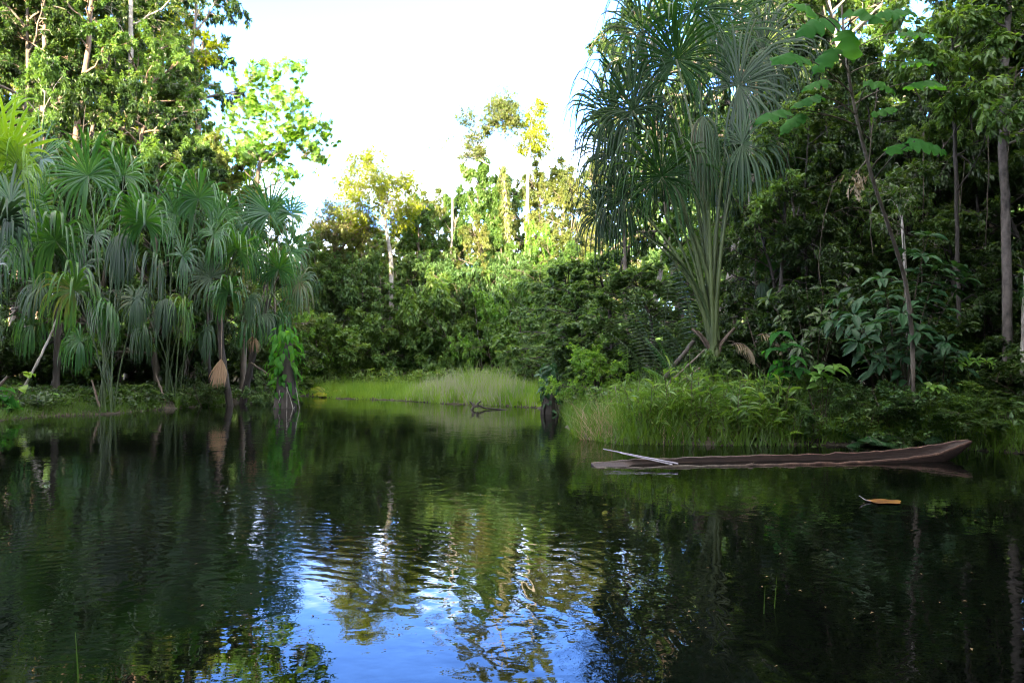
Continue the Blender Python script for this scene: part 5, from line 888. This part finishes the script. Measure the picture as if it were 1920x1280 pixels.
cover('undergrowth', 'dark undergrowth above the canoe on the right bank', [wp(1480, 13.9), wp(1800, 13.5), wp(2000, 12.7), wp(2050, 17), wp(1500, 18)], 3000, .6, .17, .075, 'leaf_cool', 2, .08)
cover('undergrowth', 'dim undergrowth on the left forest floor', [wp(-150, 20.5), wp(540, 30), wp(540, 36), wp(-150, 30)], 2300, .5, .2, .09, 'leaf_dark', 3, .05, 10)
cover('undergrowth', 'undergrowth under the far shore trees', [wp(560, 43), wp(1040, 38), wp(1100, 48), wp(540, 52)], 3000, 1.2, .26, .11, 'leaf_mid', 4, 0, 20)
cover('undergrowth', 'undergrowth in the dark cove left of the giant palm', [wp(1060, 24), wp(1180, 17), wp(1300, 18), wp(1300, 28), wp(1050, 32)], 2600, .8, .2, .09, 'leaf_mid', 5, 0, 12)

cover('undergrowth', 'tall leafy stalks standing among the right bank grass', [wp(1150, 14.4), wp(1480, 14.2), wp(1470, 15.4), wp(1180, 15.4)], 170, 1.25, .34, .06, 'leaf_mid', 9)
# ferns
for k, (px, D, L, mt, lb) in enumerate([(1470, 14.6, .75, 'leaf_light', 'bright fern arching out of the right bank grass'), (1620, 14.1, .85, 'leaf_teal', 'bluish fern drooping toward the middle of the canoe'), (1690, 14.0, .6, 'leaf_mid', 'small fern right above the far rim of the canoe'), (1775, 14.0, .9, 'leaf_teal', 'wide fern left of the raised canoe end'),
        (1880, 13.9, 1.0, 'leaf_teal', 'large fern beyond the raised canoe end'), (1845, 14.8, .9, 'leaf_mid', 'fern behind the raised canoe end'), (1395, 14.9, .6, 'leaf_mid', 'fern half sunk in the bank grass, left one'), (1530, 14.2, .55, 'leaf_mid', 'little fern between grass and the bluish fern')]):
    x, y, _ = G(px, D); fern('fern', lb, x, y, L, 70 + k, 9, 'ferns of the right bank', mt)
x, y, _ = G(612, 38); fern('fern', 'yellowish fern at the back of the sunlit marsh grass', x, y, 1.3, 90, 8, None, 'leaf_yellow')
for k, (px, D, L) in enumerate([(60, 24.2, .7), (110, 24.6, .6), (15, 23, .7)]):
    x, y, _ = G(px, D); fern('fern', ['light fern at the foot of the leaning left pole', 'small fern before the white-blotched trunk', 'fern at the left edge of the shore'][k], x, y, L, 95 + k, 8, 'ferns of the left bank', 'leaf_mid', bip=False)
# small feather palms near the great palm
def feather_palm(name, label, px, D, tips_, seed, mat='palm', leafL=.45, group=None):
    rng = np.random.default_rng(seed); b0 = G(px, D); e = thing(name, b0, label, 'palm', group)
    for t in tips_:
        tip = at(*t) - b0; L = np.linalg.norm(tip) * 1.12; d = unit(tip + np.array([0, 0, .55 * L])); g = Geo(); feather(g, rng, (0, 0, .05), d, L, 1.25, 30, leafL, .045, hang=.55, r0=.02); g.build('frond', [M[mat], M['petiole']], e)
feather_palm('feather_palm', 'young feather palm whose pale frond arches left behind the palm stalks', 1320, 20, [(1215, 552, 19), (1260, 480, 20), (1290, 500, 21), (1380, 560, 20)], 1, 'palm_grey')
def dead_frond(label, px, py, D, L, sd):
    c = at(px, py, D); e = thing('dead_hanging_frond', c, label, 'dead leaf', 'dead fronds hanging right of the palm foot'); rng = np.random.default_rng(sd); g = Geo(); feather(g, rng, (0, 0, 0), (.5, 0, .5), L, 3.2, 16, L * .4, .03, hang=1.6, r0=.015); g.build('leaf_blade', [M['straw'], M['petiole_old']], e)
dead_frond('dry pale frond hanging in the shade just right of the palm foot', 1372, 648, 17.6, .9, 1)
dead_frond('dry pale frond hanging beside the pale oval-leaved sapling', 1420, 630, 17.2, .9, 2)
feather_palm('feather_palm', 'small feather palm left of the fallen trunk foot', 1290, 17.2, [(1232, 680, 16.5), (1255, 650, 17), (1238, 640, 17.5)], 2, 'palm', .3)
feather_palm('feather_palm', 'dark feather palm in the dim cove left of the giant palm', 1235, 21.5, [(1170, 560, 21), (1200, 540, 21), (1290, 545, 22), (1150, 620, 21), (1250, 520, 22)], 3, 'leaf_dark', .5)
fan_palm('small_fan_palm', 'small fan palm fronds poking in at the right edge beside the forked trunk', G(1975, 15.5), [fan(1935, 545, 15, 70, 120, .3), fan(1950, 600, 15, 70, 160, .3, mat='palm_grey'), fan(1960, 510, 15.5, 70, 80, .3)], None, 33, base_r=.1, pr=(.02, .01), boots=0)
fan_palm('small_fan_palm', 'small grey fan palm in the shade right of the palm stalks', G(1440, 19.5), [fan(1435, 500, 19.5, 50, 90, .3), fan(1428, 530, 19, 48, -80, .3, mat='palm_grey', kink=.1, spread=1.4), fan(1460, 520, 20, 45, 30, .3)], None, 34, base_r=.1, pr=(.02, .01), boots=0)

# ------------------------------------------------------------------ distant forest closing every gap, and unseen forest masses placed round the near shore to shade water and banks
def mass(name, label, centres, K, LL, mat, seed, sq=.8):
    rng = np.random.default_rng(seed); g = Geo(); c = np.array([q[:3] for q in centres]); r = np.array([q[3] for q in centres]); idx = rng.integers(0, len(c), K)
    d = rnd_dir(rng, K); rad = rng.uniform(.15, 1, K) ** .4; pos = c[idx] + d * (rad * r[idx])[:, None] * [1, 1, sq]; pos[:, 2] = np.maximum(pos[:, 2], .1)
    leaves(g, pos, rnd_dir(rng, K) + [0, 0, -.3], rnd_dir(rng, K) + [0, 0, .8], LL * rng.uniform(.6, 1.3, K), LL * .55, T_DIAMOND)
    tag(g.build(name, M[mat]), label, 'forest', kind='stuff')
rng = np.random.default_rng(55); cs = []
for k in range(230):
    px = rng.uniform(-700, 2700); D = rng.uniform(60, 76); hz = at(0, rng.uniform(450, 490) if 380 < px < 1150 else rng.uniform(150, 420), D)[2]
    cs += [((px - 960) / F_PX * D, D, z, rng.uniform(3., 4.5)) for z in np.arange(1.0, hz - 2, 3.4)]
mass('distant_forest', 'mass of forest far behind the shore trees', cs, 170000, .9, 'leaf_cool', 5)
cs = []
for (x0, y0, x1, y1, n_, hh) in [(-30, 18, -25, 0, 14, 15), (-25, 0, -23, -20, 14, 18), (-46, -24, 40, -24, 46, 20), (-20, -27, 20, -27, 26, 20), (-46, -30, 40, -30, 30, 21.5), (22, -20, 18.5, -6, 12, 26), (18.5, -8, 18, 9, 16, 25), (24, -6, 24, 14, 12, 25), (16.5, 10, 20, 21, 9, 19)]:
    for k in range(n_):
        t = (k + rng.random()) / n_; x, y = x0 + (x1 - x0) * t + rng.normal() * 1.5, y0 + (y1 - y0) * t + rng.normal() * 1.5; h_ = hh * rng.uniform(.9, 1.1)
        cs += [(x + rng.normal() * .8, y + rng.normal() * .8, z, rng.uniform(2.4, 3.4)) for z in np.arange(2, h_ - 1, 2.4)]
mass('unseen_shade_forest', 'unseen forest added around the near end of the lagoon for shade', cs, 230000, 1.05, 'leaf_dark', 6)

def reed(label, px, py, top_py, lean, sd):
    c = on_water(px, py); c[2] = -.12; h_ = at(px, top_py, c[1])[2] + .12; rng = np.random.default_rng(sd); P = curve(np.zeros((1, 3)), unit(np.array([[lean, 0, 1.]])), np.array([h_]), 8, np.array([lean, 0, -.05]), rng, .01)
    g = Geo(); ribbons(g, P, np.linspace(.006, .0015, 8)[None], np.array([[1., .3, 0]]), 0, .6, .4, np.array([[0, -1., 0]])); o = g.build('water_reed', M['leaf_dark']); o.location = c; tag(o, label, 'reed', 'single reeds in the open water')
reed('lone reed blade standing in the dark water at the bottom left', 150, 1284, 1185, -.05, 1)
reed('thin reed in the dark water below the canoe, left one', 1430, 1150, 1098, .06, 2)
reed('thin reed in the dark water below the canoe, right one', 1450, 1140, 1078, .03, 3)
